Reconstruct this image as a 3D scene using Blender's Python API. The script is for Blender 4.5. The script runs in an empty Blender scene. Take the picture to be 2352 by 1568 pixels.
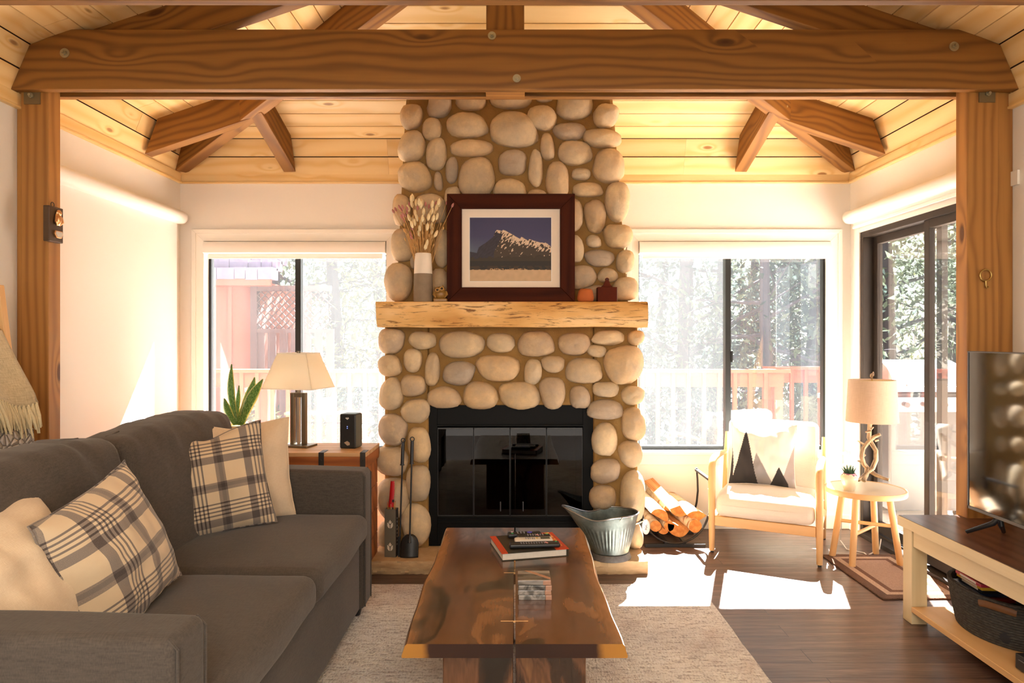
import bpy, math, random
from mathutils import Vector, Matrix, noise
sc = bpy.context.scene
COL = sc.collection
R = random.Random(7)
PI = math.pi
F, VX, VY, H = 1568.0, 1185.0, 775.0, 1.37      # focal length in pixels, vanishing point, eye height

# ------------------------------------------------------------------ camera, light, exposure
cam_d = bpy.data.cameras.new('camera')
cam = bpy.data.objects.new('camera', cam_d); COL.objects.link(cam)
cam.location = (0, 0, H); cam.rotation_euler = (PI/2, 0, 0)
cam_d.sensor_width = 36; cam_d.lens = 36*F/2352
cam_d.shift_x = -9/2352; cam_d.shift_y = -9/2352
cam_d.clip_start = 0.05; cam_d.clip_end = 300
sc.camera = cam
sc.view_settings.view_transform = 'Standard'; sc.view_settings.look = 'None'
sc.view_settings.gamma = 1; sc.view_settings.exposure = 1.28
sc.view_settings.use_curve_mapping = False
sc.cycles.use_denoising = True
sc.cycles.use_adaptive_sampling = True; sc.cycles.adaptive_threshold = 0.03
sc.cycles.max_bounces = 10; sc.cycles.diffuse_bounces = 5; sc.cycles.glossy_bounces = 3
sc.cycles.transparent_max_bounces = 16; sc.cycles.transmission_bounces = 4
sc.cycles.sample_clamp_indirect = 6; sc.cycles.caustics_reflective = False; sc.cycles.caustics_refractive = False

w = bpy.data.worlds.new('sky'); sc.world = w; w.use_nodes = True
bg = w.node_tree.nodes['Background']
bg.inputs[0].default_value = (0.82, 0.91, 1.0, 1); bg.inputs[1].default_value = 1.1

def light(name, kind, loc, direction, energy, color, size=None, sy=None):
    d = bpy.data.lights.new(name, kind); o = bpy.data.objects.new(name, d); COL.objects.link(o)
    o.location = loc; o.rotation_euler = Vector(direction).to_track_quat('-Z', 'Y').to_euler()
    d.energy = energy; d.color = color
    if kind == 'AREA':
        d.shape = 'RECTANGLE'; d.size = size; d.size_y = sy or size
    return o
sun = light('sun', 'SUN', (4, 12, 14), (-0.35, -1, -1.30), 52, (1, 0.98, 0.97)); sun.data.angle = 0.008
# added soft fill lamps behind the camera
light('rear_fill', 'AREA', (-1.2, -2.95, 1.45), (0.1, 1, 0.02), 15, (1, 0.97, 0.92), 1.7, 1.6)
light('rear_fill', 'AREA', (1.2, -2.95, 1.45), (-0.1, 1, 0.02), 15, (1, 0.97, 0.92), 1.7, 1.6)
light('overhead_fill', 'AREA', (0, -1.0, 2.35), (0, 0.15, -1), 42, (1, 0.92, 0.82), 1.6, 1.6)  # added fill from above, no fixture modelled
# added up-facing lamp near the floor, brightening the ceiling and beam undersides
light('low_up_fill', 'AREA', (0, -1.3, 0.06), (0, 0.25, 1), 30, (1, 0.95, 0.88), 4.4, 3.0)

# ------------------------------------------------------------------ mesh helpers
def X(px, d): return (px-VX)*d/F
def Z(py, d): return H+(VY-py)*d/F
def P(px, py, d): return Vector((X(px, d), d, Z(py, d)))
def V(*a): return Vector(a)
def nz(p, s=1.0, o=0.0): return noise.noise(Vector((p[0]*s+o, p[1]*s+o*1.7, p[2]*s-o)))

class MB:
    def __init__(s): s.v, s.f, s.w, s.r, s.mi, s.c = [], [], [], [], [], {}
    def add(s, vs, fs, wc=None, mi=0, M=None, rnd=None):
        b = len(s.v); off = Vector((R.uniform(0, 40), R.uniform(0, 40), R.uniform(0, 40))) if rnd is None else Vector((rnd*37, rnd*91, rnd*53))
        rr = R.random() if rnd is None else rnd
        for i, p in enumerate(vs):
            p = Vector(p); q = Vector(wc[i]) if wc else p
            s.w.append(q+off); s.r.append(rr); s.v.append(M @ p if M else p)
        for f in fs: s.f.append([b+i for i in f]); s.mi.append(mi)
        return b
    def box(s, a, b, mi=0, M=None, rnd=None):
        a, b = Vector(a), Vector(b); d = b-a
        vs = [(x, y, z) for x in (a.x, b.x) for y in (a.y, b.y) for z in (a.z, b.z)]
        ax = sorted(range(3), key=lambda k: -abs(d[k]))
        wc = [[p[ax[0]], p[ax[1]], p[ax[2]]] for p in vs]
        s.add(vs, [(0, 1, 3, 2), (4, 6, 7, 5), (0, 4, 5, 1), (2, 3, 7, 6), (0, 2, 6, 4), (1, 5, 7, 3)], wc, mi, M, rnd)
    def cbox(s, c, size, mi=0, M=None, rnd=None):
        c, h = Vector(c), Vector(size)/2; s.box(c-h, c+h, mi, M, rnd)
    def beam(s, p0, p1, wd, ht, up=(0, 0, 1), mi=0, rnd=None):
        p0, p1 = Vector(p0), Vector(p1); x = (p1-p0); L = x.length; x.normalize()
        y = Vector(up).cross(x).normalized(); z = x.cross(y)
        M = Matrix((x, y, z)).transposed().to_4x4(); M.translation = p0
        s.box((0, -wd/2, -ht/2), (L, wd/2, ht/2), mi, M, rnd)
    def prism(s, poly, y0, y1, mi=0, M=None, rnd=None, axis='y'):
        n = len(poly)
        def q(p, t): return {'y': (p[0], t, p[1]), 'z': (p[0], p[1], t), 'x': (t, p[0], p[1])}[axis]
        vs = [q(p, y0) for p in poly]+[q(p, y1) for p in poly]
        wc = [(p[0], p[1], t) for t in (y0, y1) for p in poly]
        fs = [list(range(n)), list(range(2*n-1, n-1, -1))]+[(i, i+n, (i+1) % n+n, (i+1) % n) for i in range(n)]
        s.add(vs, fs, wc, mi, M, rnd)
    def tube(s, pts, rad, n=10, mi=0, caps=True, M=None, flat=1.0, rnd=None, up=None):
        pts = [Vector(p) for p in pts]; m = len(pts)
        if not isinstance(rad, (list, tuple)): rad = [rad]*m
        vs, wc, L = [], [], 0
        t = (pts[1]-pts[0]).normalized()
        a = Vector(up) if up else (Vector((0, 0, 1)) if abs(t.z) < 0.9 else Vector((1, 0, 0)))
        for i, p in enumerate(pts):
            t = (pts[min(i+1, m-1)]-pts[max(i-1, 0)]).normalized()
            a = (a-t*a.dot(t)).normalized(); b = t.cross(a)
            if i: L += (p-pts[i-1]).length
            for k in range(n):
                an = 2*PI*k/n; c, sn = math.cos(an)*rad[i], math.sin(an)*rad[i]*flat
                vs.append(p+a*c+b*sn); wc.append((L, c, sn))
        fs = [(i*n+k, i*n+(k+1) % n, (i+1)*n+(k+1) % n, (i+1)*n+k) for i in range(m-1) for k in range(n)]
        if caps: fs += [list(range(n))[::-1], list(range((m-1)*n, m*n))]
        s.add(vs, fs, wc, mi, M, rnd)
    def cyl(s, p0, p1, r0, r1=None, n=16, mi=0, M=None, rnd=None): s.tube([p0, p1], [r0, r0 if r1 is None else r1], n, mi, True, M, 1.0, rnd)
    def lathe(s, prof, c=(0, 0, 0), n=28, mi=0, M=None, sx=1, sy=1, fn=None, rnd=None):
        vs = []; m = len(prof)
        for i, (r, z) in enumerate(prof):
            for k in range(n):
                a = 2*PI*k/n; rr = r*(fn(a, i) if fn else 1)
                vs.append((c[0]+math.cos(a)*rr*sx, c[1]+math.sin(a)*rr*sy, c[2]+z))
        fs = [(i*n+k, i*n+(k+1) % n, (i+1)*n+(k+1) % n, (i+1)*n+k) for i in range(m-1) for k in range(n)]
        if prof[0][0] > 1e-4: fs.append(list(range(n))[::-1])
        if prof[-1][0] > 1e-4 and not getattr(s, 'open', False): fs.append(list(range((m-1)*n, m*n)))
        s.add(vs, fs, None, mi, M, rnd)
    def grid(s, fn, nu, nv, mi=0, M=None, wf=None, rnd=None, closed=False):
        vs, wc = [], []
        for j in range(nv+1):
            for i in range(nu+1):
                u, v = i/nu, j/nv; vs.append(fn(u, v)); wc.append(wf(u, v) if wf else (u, v, 0))
        k = nu+1
        s.add(vs, [(j*k+i, j*k+i+1, (j+1)*k+i+1, (j+1)*k+i) for j in range(nv) for i in range(nu)], wc, mi, M, rnd)
    def ball(s, c, r, n=14, m=9, mi=0, M=None, fn=None, rnd=None):
        if not hasattr(r, '__len__'): r = (r, r, r)
        vs = []
        for j in range(m+1):
            th = PI*j/m
            for k in range(n):
                a = 2*PI*k/n; d = Vector((math.sin(th)*math.cos(a), math.sin(th)*math.sin(a), math.cos(th)))
                f = fn(d) if fn else 1
                vs.append((c[0]+d.x*r[0]*f, c[1]+d.y*r[1]*f, c[2]+d.z*r[2]*f))
        s.add(vs, [(j*n+k, (j+1)*n+k, (j+1)*n+(k+1) % n, j*n+(k+1) % n) for j in range(m) for k in range(n)], None, mi, M, rnd)
    def rbox(s, c, size, r, puff=(0, 0, 0), n=10, mi=0, M=None, fn=None, rnd=None):
        """a box with rounded edges, swollen by puff on each axis"""
        c = Vector(c); h = Vector(size)/2; r = min(r, min(h)*0.98)
        def ticks(H_): return [-H_, -H_+0.35*r, -H_+0.75*r]+[(-H_+r)+(2*H_-2*r)*i/n for i in range(n+1)]+[H_-0.75*r, H_-0.35*r, H_]
        vs, fs, wc = [], [], []
        for ax in range(3):
            u, v = (ax+1) % 3, (ax+2) % 3; tu, tv = ticks(h[u]), ticks(h[v])
            for sg in (-1, 1):
                b = len(vs)
                for a_ in tu:
                    for b_ in tv:
                        p = [0, 0, 0]; p[ax] = sg*h[ax]; p[u] = a_; p[v] = b_; p = Vector(p)
                        inn = Vector([max(-(h[k]-r), min(h[k]-r, p[k])) for k in range(3)])
                        d = p-inn; q = inn+d.normalized()*r
                        for k in range(3):
                            if puff[k]:
                                o = [j for j in range(3) if j != k]
                                q[k] += puff[k]*(q[k]/h[k])*(1-(q[o[0]]/h[o[0]])**2)*(1-(q[o[1]]/h[o[1]])**2)
                        if fn: q = fn(q)
                        vs.append(c+q); wc.append(c+q)
                W = len(tv)
                for i in range(len(tu)-1):
                    for j in range(W-1):
                        f = (b+i*W+j, b+(i+1)*W+j, b+(i+1)*W+j+1, b+i*W+j+1)
                        fs.append(f if sg > 0 else f[::-1])
        s.add(vs, fs, wc, mi, M, rnd)

def obj(name, mb, mats, parent=None, loc=(0, 0, 0), rz=0, smooth=35, bevel=0, M=None, weld=False, color=None, rot=None):
    me = bpy.data.meshes.new(name)
    me.from_pydata([tuple(p) for p in mb.v], [], mb.f)
    a = me.attributes.new('wc', 'FLOAT_VECTOR', 'POINT'); a.data.foreach_set('vector', [t for q in mb.w for t in q])
    a = me.attributes.new('rnd', 'FLOAT', 'POINT'); a.data.foreach_set('value', mb.r)
    if color:
        a = me.attributes.new('pc', 'FLOAT_COLOR', 'POINT'); a.data.foreach_set('color', [t for q in color for t in (q[0], q[1], q[2], 1)])
    mats = mats if isinstance(mats, (list, tuple)) else [mats]
    for m in mats: me.materials.append(m)
    if len(mats) > 1: me.polygons.foreach_set('material_index', mb.mi)
    if weld:
        import bmesh
        bm = bmesh.new(); bm.from_mesh(me); bmesh.ops.remove_doubles(bm, verts=bm.verts, dist=1e-5); bm.to_mesh(me); bm.free()
    if smooth:
        me.shade_smooth(); me.set_sharp_from_angle(angle=math.radians(smooth))
    me.update()
    o = bpy.data.objects.new(name, me); COL.objects.link(o)
    o.location = loc; o.rotation_euler = rot or (0, 0, rz)
    if parent: o.parent = parent
    if bevel:
        b = o.modifiers.new('bevel', 'BEVEL'); b.width = bevel; b.segments = 2; b.limit_method = 'ANGLE'; b.angle_limit = math.radians(40)
    return o
def thing(name, label, cat, loc=(0, 0, 0), rz=0, group=None, kind=None, rot=None):
    o = bpy.data.objects.new(name, None); COL.objects.link(o); o.empty_display_size = 0.05
    o.location = loc; o.rotation_euler = rot or (0, 0, rz)
    return tag(o, label, cat, group, kind)
def tag(o, label, cat, group=None, kind=None):
    if label: o['label'] = label
    if cat: o['category'] = cat
    if group: o['group'] = group
    if kind: o['kind'] = kind
    return o
def struct(o, label=None):
    o['kind'] = 'structure'
    if label: o['label'] = label
    return o
def sub(mb, o):
    """verts are given in world space; move them to the frame of thing o (no rotation)"""
    l = Vector(o.location); mb.v = [p-l for p in mb.v]; return mb

# ------------------------------------------------------------------ materials
def C(h, k=1.0):
    h = h.lstrip('#'); o = []
    for i in (0, 2, 4):
        c = int(h[i:i+2], 16)/255; c = c/12.92 if c <= 0.04045 else ((c+0.055)/1.055)**2.4; o.append(c*k)
    return (o[0], o[1], o[2], 1)
class S:
    def __init__(s, name, rough=0.6, color=None, metal=0, spec=0.5):
        s.m = bpy.data.materials.new(name); s.m.use_nodes = True; s.t = s.m.node_tree
        s.b = s.t.nodes['Principled BSDF']; s.o = s.t.nodes['Material Output']
        s.b.inputs['Roughness'].default_value = rough; s.b.inputs['Metallic'].default_value = metal
        s.b.inputs['Specular IOR Level'].default_value = spec
        if color: s.b.inputs['Base Color'].default_value = color
    def set(s, sock, v):
        if isinstance(v, bpy.types.NodeSocket): s.t.links.new(v, sock)
        else:
            try: sock.default_value = v
            except Exception: sock.default_value = tuple(v)[:3]
    def n(s, t, ins=None, **kw):
        nd = s.t.nodes.new('ShaderNode'+t)
        for k, v in kw.items(): setattr(nd, k, v)
        for k, v in (ins or {}).items(): s.set(nd.inputs[k], v)
        return nd
    def ma(s, op, a, b=0.0, c=None):
        ins = {0: a, 1: b}
        if c is not None: ins[2] = c
        return s.n('Math', ins, operation=op).outputs[0]
    def vm(s, op, a, b): return s.n('VectorMath', {0: a, 1: b}, operation=op).outputs[0]
    def mix(s, f, a, b, blend='MIX'): return s.n('Mix', {0: f, 6: a, 7: b}, data_type='RGBA', blend_type=blend).outputs[2]
    def ramp(s, f, st, interp='LINEAR'):
        nd = s.n('ValToRGB', {0: f}); r = nd.color_ramp; r.interpolation = interp
        while len(r.elements) < len(st): r.elements.new(0.5)
        for e, (p, c) in zip(r.elements, st):
            e.position = p; e.color = c if hasattr(c, '__len__') else (c, c, c, 1)
        return nd.outputs[0]
    def noise(s, v, scale=1, detail=3, rough=0.5, dist=0):
        return s.n('TexNoise', {'Vector': v, 'Scale': scale, 'Detail': detail, 'Roughness': rough, 'Distortion': dist}).outputs[0]
    def wc(s): return s.n('Attribute', attribute_name='wc').outputs['Vector']
    def rnd(s): return s.n('Attribute', attribute_name='rnd').outputs['Fac']
    def objc(s): return s.n('TexCoord').outputs['Object']
    def sep(s, v): return s.n('SeparateXYZ', {0: v}).outputs
    def base(s, c): s.set(s.b.inputs['Base Color'], c)
    def bump(s, h, st=0.3, dist=0.01):
        b = s.n('Bump', {'Strength': st, 'Distance': dist, 'Height': h}); s.set(s.b.inputs['Normal'], b.outputs[0])
    def hsv(s, c, v): return s.n('HueSaturation', {'Value': v, 'Color': c}).outputs[0]

def wood(name, c1, c2, dark, freq=14, K=3.0, rough=0.5, knots=1.0, tint=0.15, contrast=0.6, fine=0.3, bump=0.15, lng=0.7, spec=0.4, rare_t=0.62, kscale=1.0):
    s = S(name, rough, spec=spec); v = s.wc()
    x, y, z = s.sep(v)[:3]
    low = s.noise(s.vm('MULTIPLY', v, (lng, 3.2, 3.2)), 1, 2, 0.5)
    kv = s.vm('MULTIPLY', v, (2.0*kscale, 5.5*kscale, 5.5*kscale))
    vo = s.n('TexVoronoi', {'Vector': kv, 'Scale': 1.0})
    dist = vo.outputs['Distance']
    rare = s.ma('GREATER_THAN', s.sep(vo.outputs['Color'])[0], rare_t)
    near = s.ma('MULTIPLY', s.ma('MAXIMUM', s.ma('SUBTRACT', 1.0, s.ma('MULTIPLY', dist, 2.2)), 0.0), rare)
    ph = s.ma('ADD', s.ma('MULTIPLY', s.ma('ADD', y, s.ma('MULTIPLY', z, 0.6)), freq), s.ma('MULTIPLY', low, K))
    ph = s.ma('ADD', ph, s.ma('MULTIPLY', s.ma('MULTIPLY', near, near), 2.2*knots))
    g = s.ma('ADD', s.ma('MULTIPLY', s.ma('SINE', s.ma('MULTIPLY', ph, 2*PI)), 0.5), 0.5)
    g = s.ma('POWER', g, 1.8)
    fi = s.noise(s.vm('MULTIPLY', v, (5, 110, 110)), 1, 2, 0.6)
    f = s.ma('ADD', s.ma('MULTIPLY', g, contrast), s.ma('MULTIPLY', s.ma('SUBTRACT', fi, 0.35), fine))
    col = s.mix(f, c1, c2)
    col = s.mix(s.ma('MULTIPLY', s.noise(s.vm('MULTIPLY', v, (1.2, 4, 4)), 1, 2), 0.35*contrast), col, c2)
    kn = s.ma('MULTIPLY', s.ramp(dist, [(0.0, 1.0), (0.075, 0.9), (0.12, 0.0)]), rare)
    col = s.mix(s.ma('MULTIPLY', kn, 0.85*min(1, knots)), col, dark)
    col = s.hsv(col, s.ma('ADD', 1-tint/2, s.ma('MULTIPLY', s.rnd(), tint)))
    s.base(col)
    s.bump(s.ma('ADD', g, fi), bump, 0.002)
    return s.m
def plain(name, col, rough=0.6, metal=0, var=0.0, scale=20, bump=0, spec=0.5):
    s = S(name, rough, col, metal, spec)
    v = s.objc()
    nn = s.noise(v, scale, 4)
    if var: s.base(s.hsv(s.mix(0.0, col, col), s.ma('ADD', 1-var/2, s.ma('MULTIPLY', nn, var))))
    if bump: s.bump(nn, bump, 0.004)
    return s.m
def fabric(name, c1, c2, scale=420, bump=0.35, rough=0.9, streak=0.5, sheen=0.25):
    s = S(name, rough, spec=0.2); v = s.wc()
    a = s.noise(s.vm('MULTIPLY', v, (scale, scale*0.13, scale*0.4)), 1, 2)
    b = s.noise(s.vm('MULTIPLY', v, (scale*0.1, scale, scale*0.6)), 1, 2)
    g = s.ma('ADD', s.ma('MULTIPLY', a, 0.5), s.ma('MULTIPLY', b, 0.5))
    big = s.noise(v, 3.0, 3)
    f = s.ma('ADD', s.ma('MULTIPLY', s.ma('SUBTRACT', g, 0.5), 2.4*streak), s.ma('ADD', 0.5, s.ma('MULTIPLY', s.ma('SUBTRACT', big, 0.5), 0.5)))
    s.base(s.mix(s.n('Clamp', {0: f}).outputs[0], c1, c2))
    s.b.inputs['Sheen Weight'].default_value = sheen
    s.bump(g, bump, 0.002)
    return s.m

PINE = wood('pine_boards', C('#f2d49c'), C('#e4bb76'), C('#8a5626'), 9, 2.8, 0.42, 1.0, 0.22, 0.75, 0.3, rare_t=0.5, kscale=1.5)
FIR = wood('fir_timber', C('#98692f'), C('#66401a'), C('#42200a'), 22, 6.0, 0.55, 1.0, 0.10, 0.65, 0.3)
POSTW = wood('fir_post', C('#b27f40'), C('#8a5a2a'), C('#42200a'), 24, 2.6, 0.55, 1.0, 0.10, 0.7, 0.35)
LIVE = wood('live_edge_pine', C('#efc584'), C('#dc9e54'), C('#6b3c18'), 5, 2.5, 0.5, 0.4, 0.05, 0.35, 0.3, 0.5, 1.5)
OAKL = wood('light_oak', C('#e0b680'), C('#cfa066'), C('#a0672f'), 12, 2.0, 0.45, 0.0, 0.05, 0.35, 0.3, 0.05)
WALN = wood('walnut_frame', C('#4a2010'), C('#2e1209'), C('#160805'), 14, 3.0, 0.6, 0.0, 0.05, 0.6, 0.4, 0.05, spec=0.08)
CHESTW = wood('reclaimed_wood', C('#b46a32'), C('#7a3f1b'), C('#3a1a0a'), 12, 3.0, 0.55, 0.6, 0.2, 0.6, 0.3)
STANDL = wood('washed_oak', C('#dccaa2'), C('#c6ae80'), C('#a08558'), 10, 2.0, 0.5, 0.0, 0.05, 0.35, 0.4)
STANDT = wood('brown_stand_top', C('#6e4a3a'), C('#492c20'), C('#2c170f'), 14, 3.0, 0.3, 0.0, 0.1, 0.6, 0.5)
REDW = wood('stained_redwood', C('#8e3c20'), C('#6e2c16'), C('#40180c'), 8, 2.0, 0.7, 0.3, 0.15, 0.5, 0.3)
WHITE = plain('white_trim_paint', (0.86, 0.84, 0.78, 1), 0.4)
WALLM = plain('wall_paint', (0.84, 0.81, 0.75, 1), 0.75, 0, 0.02, 60, 0.12)
SHADEW = plain('roller_shade_white', (0.86, 0.84, 0.80, 1), 0.6)
BLACK = plain('black_steel', (0.012, 0.012, 0.013, 1), 0.42)
BLACKP = plain('black_plastic', (0.015, 0.015, 0.017, 1), 0.35)
BRONZE = plain('dark_bronze_aluminium', (0.028, 0.021, 0.016, 1), 0.5, 0, 0, 20, 0, 0.25)
GREYFR = plain('black_window_aluminium', (0.018, 0.02, 0.02, 1), 0.5, 0, 0, 20, 0, 0.25)
STEEL = plain('zinc_hardware', (0.42, 0.38, 0.26, 1), 0.4, 0.8)
BRASS = plain('aged_brass', (0.45, 0.3, 0.1, 1), 0.35, 1)
# ------------------------------------------------------------------ more materials
def floor_mat():
    s = S('dark_hardwood', 0.32, spec=0.5); v = s.objc()
    br = s.n('TexBrick', {'Vector': v, 'Scale': 1.0, 'Mortar Size': 0.0022, 'Mortar Smooth': 0.3, 'Brick Width': 1.25, 'Row Height': 0.125,
                          'Color1': (0.2, 0.2, 0.2, 1), 'Color2': (0.8, 0.8, 0.8, 1), 'Mortar': (0, 0, 0, 1)}, offset=0.37)
    tone = s.sep(br.outputs['Color'])[0]
    off = s.n('CombineXYZ', {0: s.ma('MULTIPLY', tone, 9.0), 1: s.ma('MULTIPLY', tone, 5.0), 2: 0.0}).outputs[0]
    vv = s.vm('ADD', v, off)
    g = s.noise(s.vm('MULTIPLY', vv, (1.6, 26, 1)), 1, 4, 0.6, 0.6)
    fi = s.noise(s.vm('MULTIPLY', vv, (6, 150, 1)), 1, 2)
    col = s.ramp(s.ma('ADD', s.ma('MULTIPLY', g, 0.7), s.ma('MULTIPLY', fi, 0.3)), [(0.3, C('#3a2b25')), (0.5, C('#584339')), (0.72, C('#786356'))])
    col = s.hsv(col, s.ma('ADD', 0.8, s.ma('MULTIPLY', tone, 0.5)))
    col = s.mix(s.ma('MULTIPLY', br.outputs['Fac'], 0.8), col, C('#160c08'))
    s.base(col)
    scr = s.noise(s.vm('MULTIPLY', vv, (9, 55, 1)), 1, 2, 0.5, 0.8)
    s.set(s.b.inputs['Roughness'], s.ma('ADD', 0.24, s.ma('MULTIPLY', scr, 0.22)))
    s.bump(s.ma('SUBTRACT', s.ma('ADD', s.ma('MULTIPLY', scr, 0.6), s.ma('MULTIPLY', g, 0.2)), s.ma('MULTIPLY', br.outputs['Fac'], 1.5)), 0.5, 0.003)
    return s.m
FLOORM = floor_mat()
def glass_mat(name, haze=0.05, tint=(1, 1, 1, 1), refl=1.0):
    m = bpy.data.materials.new(name); m.use_nodes = True; t = m.node_tree; t.nodes.clear()
    o = t.nodes.new('ShaderNodeOutputMaterial'); tr = t.nodes.new('ShaderNodeBsdfTransparent'); tr.inputs[0].default_value = tint
    gl = t.nodes.new('ShaderNodeBsdfGlossy'); gl.inputs['Roughness'].default_value = 0.0; gl.inputs[0].default_value = (refl, refl, refl, 1)
    lw = t.nodes.new('ShaderNodeLayerWeight'); p5 = t.nodes.new('ShaderNodeMath'); p5.operation = 'POWER'; p5.inputs[1].default_value = 5; t.links.new(lw.outputs['Facing'], p5.inputs[0])
    fr = t.nodes.new('ShaderNodeMath'); fr.operation = 'MULTIPLY_ADD'; fr.inputs[1].default_value = 0.95; fr.inputs[2].default_value = 0.045; t.links.new(p5.outputs[0], fr.inputs[0])
    mx = t.nodes.new('ShaderNodeMixShader'); t.links.new(fr.outputs[0], mx.inputs[0]); t.links.new(tr.outputs[0], mx.inputs[1]); t.links.new(gl.outputs[0], mx.inputs[2])
    last = mx
    if haze:  # pale glare haze mixed into the glass as translucent colour
        tl = t.nodes.new('ShaderNodeBsdfTranslucent'); tl.inputs[0].default_value = (0.9, 0.93, 0.95, 1)
        m2 = t.nodes.new('ShaderNodeMixShader')
        nz_ = t.nodes.new('ShaderNodeTexNoise'); nz_.inputs['Scale'].default_value = 3; nz_.inputs['Detail'].default_value = 4
        mm = t.nodes.new('ShaderNodeMath'); mm.operation = 'MULTIPLY'; mm.inputs[1].default_value = haze*2
        t.links.new(nz_.outputs[0], mm.inputs[0]); t.links.new(mm.outputs[0], m2.inputs[0])
        t.links.new(mx.outputs[0], m2.inputs[1]); t.links.new(tl.outputs[0], m2.inputs[2]); last = m2
    t.links.new(last.outputs[0], o.inputs[0])
    return m
GLASS = glass_mat('window_glass', 0.006)
FIREGLASS = glass_mat('smoked_fire_glass', 0.0, (0.35, 0.33, 0.3, 1), 0.7)
def screen_mat():
    m = bpy.data.materials.new('insect_screen_mesh'); m.use_nodes = True; t = m.node_tree; t.nodes.clear()
    o = t.nodes.new('ShaderNodeOutputMaterial'); tr = t.nodes.new('ShaderNodeBsdfTransparent')
    tl = t.nodes.new('ShaderNodeBsdfTranslucent'); tl.inputs[0].default_value = (0.62, 0.66, 0.66, 1)
    mx = t.nodes.new('ShaderNodeMixShader'); mx.inputs[0].default_value = 0.026
    t.links.new(tr.outputs[0], mx.inputs[1]); t.links.new(tl.outputs[0], mx.inputs[2]); t.links.new(mx.outputs[0], o.inputs[0])
    return m
SCREEN = screen_mat()

# ------------------------------------------------------------------ room shell
XL, XR, YB, YF = -2.41, 2.40, 4.90, -3.0
WT = 0.14
mb = MB(); mb.box((-2.6, YF-0.15, -0.12), (2.6, YB+WT, 0)); struct(obj('floor', mb, FLOORM, smooth=0), 'dark brown hand-scraped plank floor')
W1 = (-2.235, -0.928, 0.555, 2.06); W2 = (0.878, 2.25, 0.555, 2.06)
D1 = (3.32, 4.75, 0.0, 2.10)
mb = MB(); y0, y1 = YB, YB+WT; T = 2.8
xs = [XL-0.2, W1[0], W1[1], W2[0], W2[1], XR+0.2]
for i in (0, 2, 4): mb.box((xs[i], y0, 0), (xs[i+1], y1, T))
for a in (W1, W2): mb.box((a[0], y0, 0), (a[1], y1, a[2])); mb.box((a[0], y0, a[3]), (a[1], y1, T))
struct(obj('wall_back', mb, WALLM, smooth=0), 'off-white back wall')
mb = MB(); mb.box((XL-0.15, YF, 0), (XL, YB, T)); struct(obj('wall_left', mb, WALLM, smooth=0), 'off-white left wall')
mb = MB(); mb.box((XR, YF, 0), (XR+0.15, D1[0], T)); mb.box((XR, D1[1], 0), (XR+0.15, YB, T)); mb.box((XR, D1[0], D1[3]), (XR+0.15, D1[1], T))
struct(obj('wall_right', mb, WALLM, smooth=0), 'off-white right wall')
mb = MB(); mb.box((XL-0.15, YF-0.15, 0), (XR+0.15, YF, 4)); struct(obj('wall_front', mb, WALLM, smooth=0), 'off-white wall behind the viewer')
mb = MB()
mb.box((XL, YB-0.014, 0), (-0.87, YB, 0.10)); mb.box((0.75, YB-0.014, 0), (XR, YB, 0.10))
struct(obj('baseboard_back', mb, WHITE, smooth=0, bevel=0.003))
mb = MB(); mb.box((XL, YF, 0), (XL+0.014, YB, 0.10)); struct(obj('baseboard_left', mb, WHITE, smooth=0))
mb = MB(); mb.box((XR-0.014, YF, 0), (XR, D1[0]-0.06, 0.10)); mb.box((XR-0.014, D1[1]+0.06, 0), (XR, YB-0.014, 0.10)); struct(obj('baseboard_right', mb, WHITE, smooth=0))
# wood trim along the top of the walls
mb = MB()
mb.box((XL, YB-0.028, 2.472), (XR, YB, 2.485)); mb.box((XL, YB-0.022, 2.485), (XR, YB, 2.545))
struct(obj('trim_1', mb, PINE, smooth=0, bevel=0.003), 'pine trim board along the top of the back wall')
for k, (x, sg) in enumerate(((XL, 1), (XR, -1))):
    mb = MB()
    for a, b, z0, z1 in ((0, 0.028, 2.472, 2.485), (0, 0.022, 2.485, 2.545)):
        xa, xb = sorted((x+sg*a, x+sg*b)); mb.box((xa, YF, z0), (xb, YB-0.028, z1))
    struct(obj('trim_%d' % (k+2), mb, PINE, smooth=0, bevel=0.003), 'pine trim board along the top of the side wall')
# ceiling: steep frieze boards, then two side slopes and a hip slope of pine boards
XC = -0.005; KB, KT = 2.40, 2.305; ZB, ZT = 2.53, 2.765      # knee bottom / top (half width, height)
YKB, YKT = 4.875, 4.785
PS, PB = 1/3.0, 0.476                                          # pitches: side and back
YR = YKT-KT*PS/PB                                              # ridge end
mb = MB(); G = 0.0035
def board(p, q, r_, s_, nrm, t=0.018, mi=0):
    """board with corners p q (one long edge), r s (other); thickness along nrm (upwards)"""
    p, q, r_, s_, nn = map(Vector, (p, q, r_, s_, nrm)); nn = nn.normalized()*t
    c = (p+q+r_+s_)/4; L = (q-p).normalized(); 
    vs = [p, q, r_, s_, p+nn, q+nn, r_+nn, s_+nn]
    Wd = (s_-p); Wd = (Wd-L*Wd.dot(L)).normalized()
    wc = [((a-p).dot(L), (a-p).dot(Wd), (a-p).dot(nn)) for a in vs]
    mb.add(vs, [(0, 1, 2, 3), (7, 6, 5, 4), (0, 4, 5, 1), (1, 5, 6, 2), (2, 6, 7, 3), (3, 7, 4, 0)], wc, mi)
def run(y_start, y_end):
    """split a long board run into lengths"""
    o = [y_start]; y = y_start+R.uniform(0.8, 2.6)
    while y < y_end-0.5: o.append(y); y += R.uniform(1.8, 3.2)
    return o+[y_end]
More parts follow.
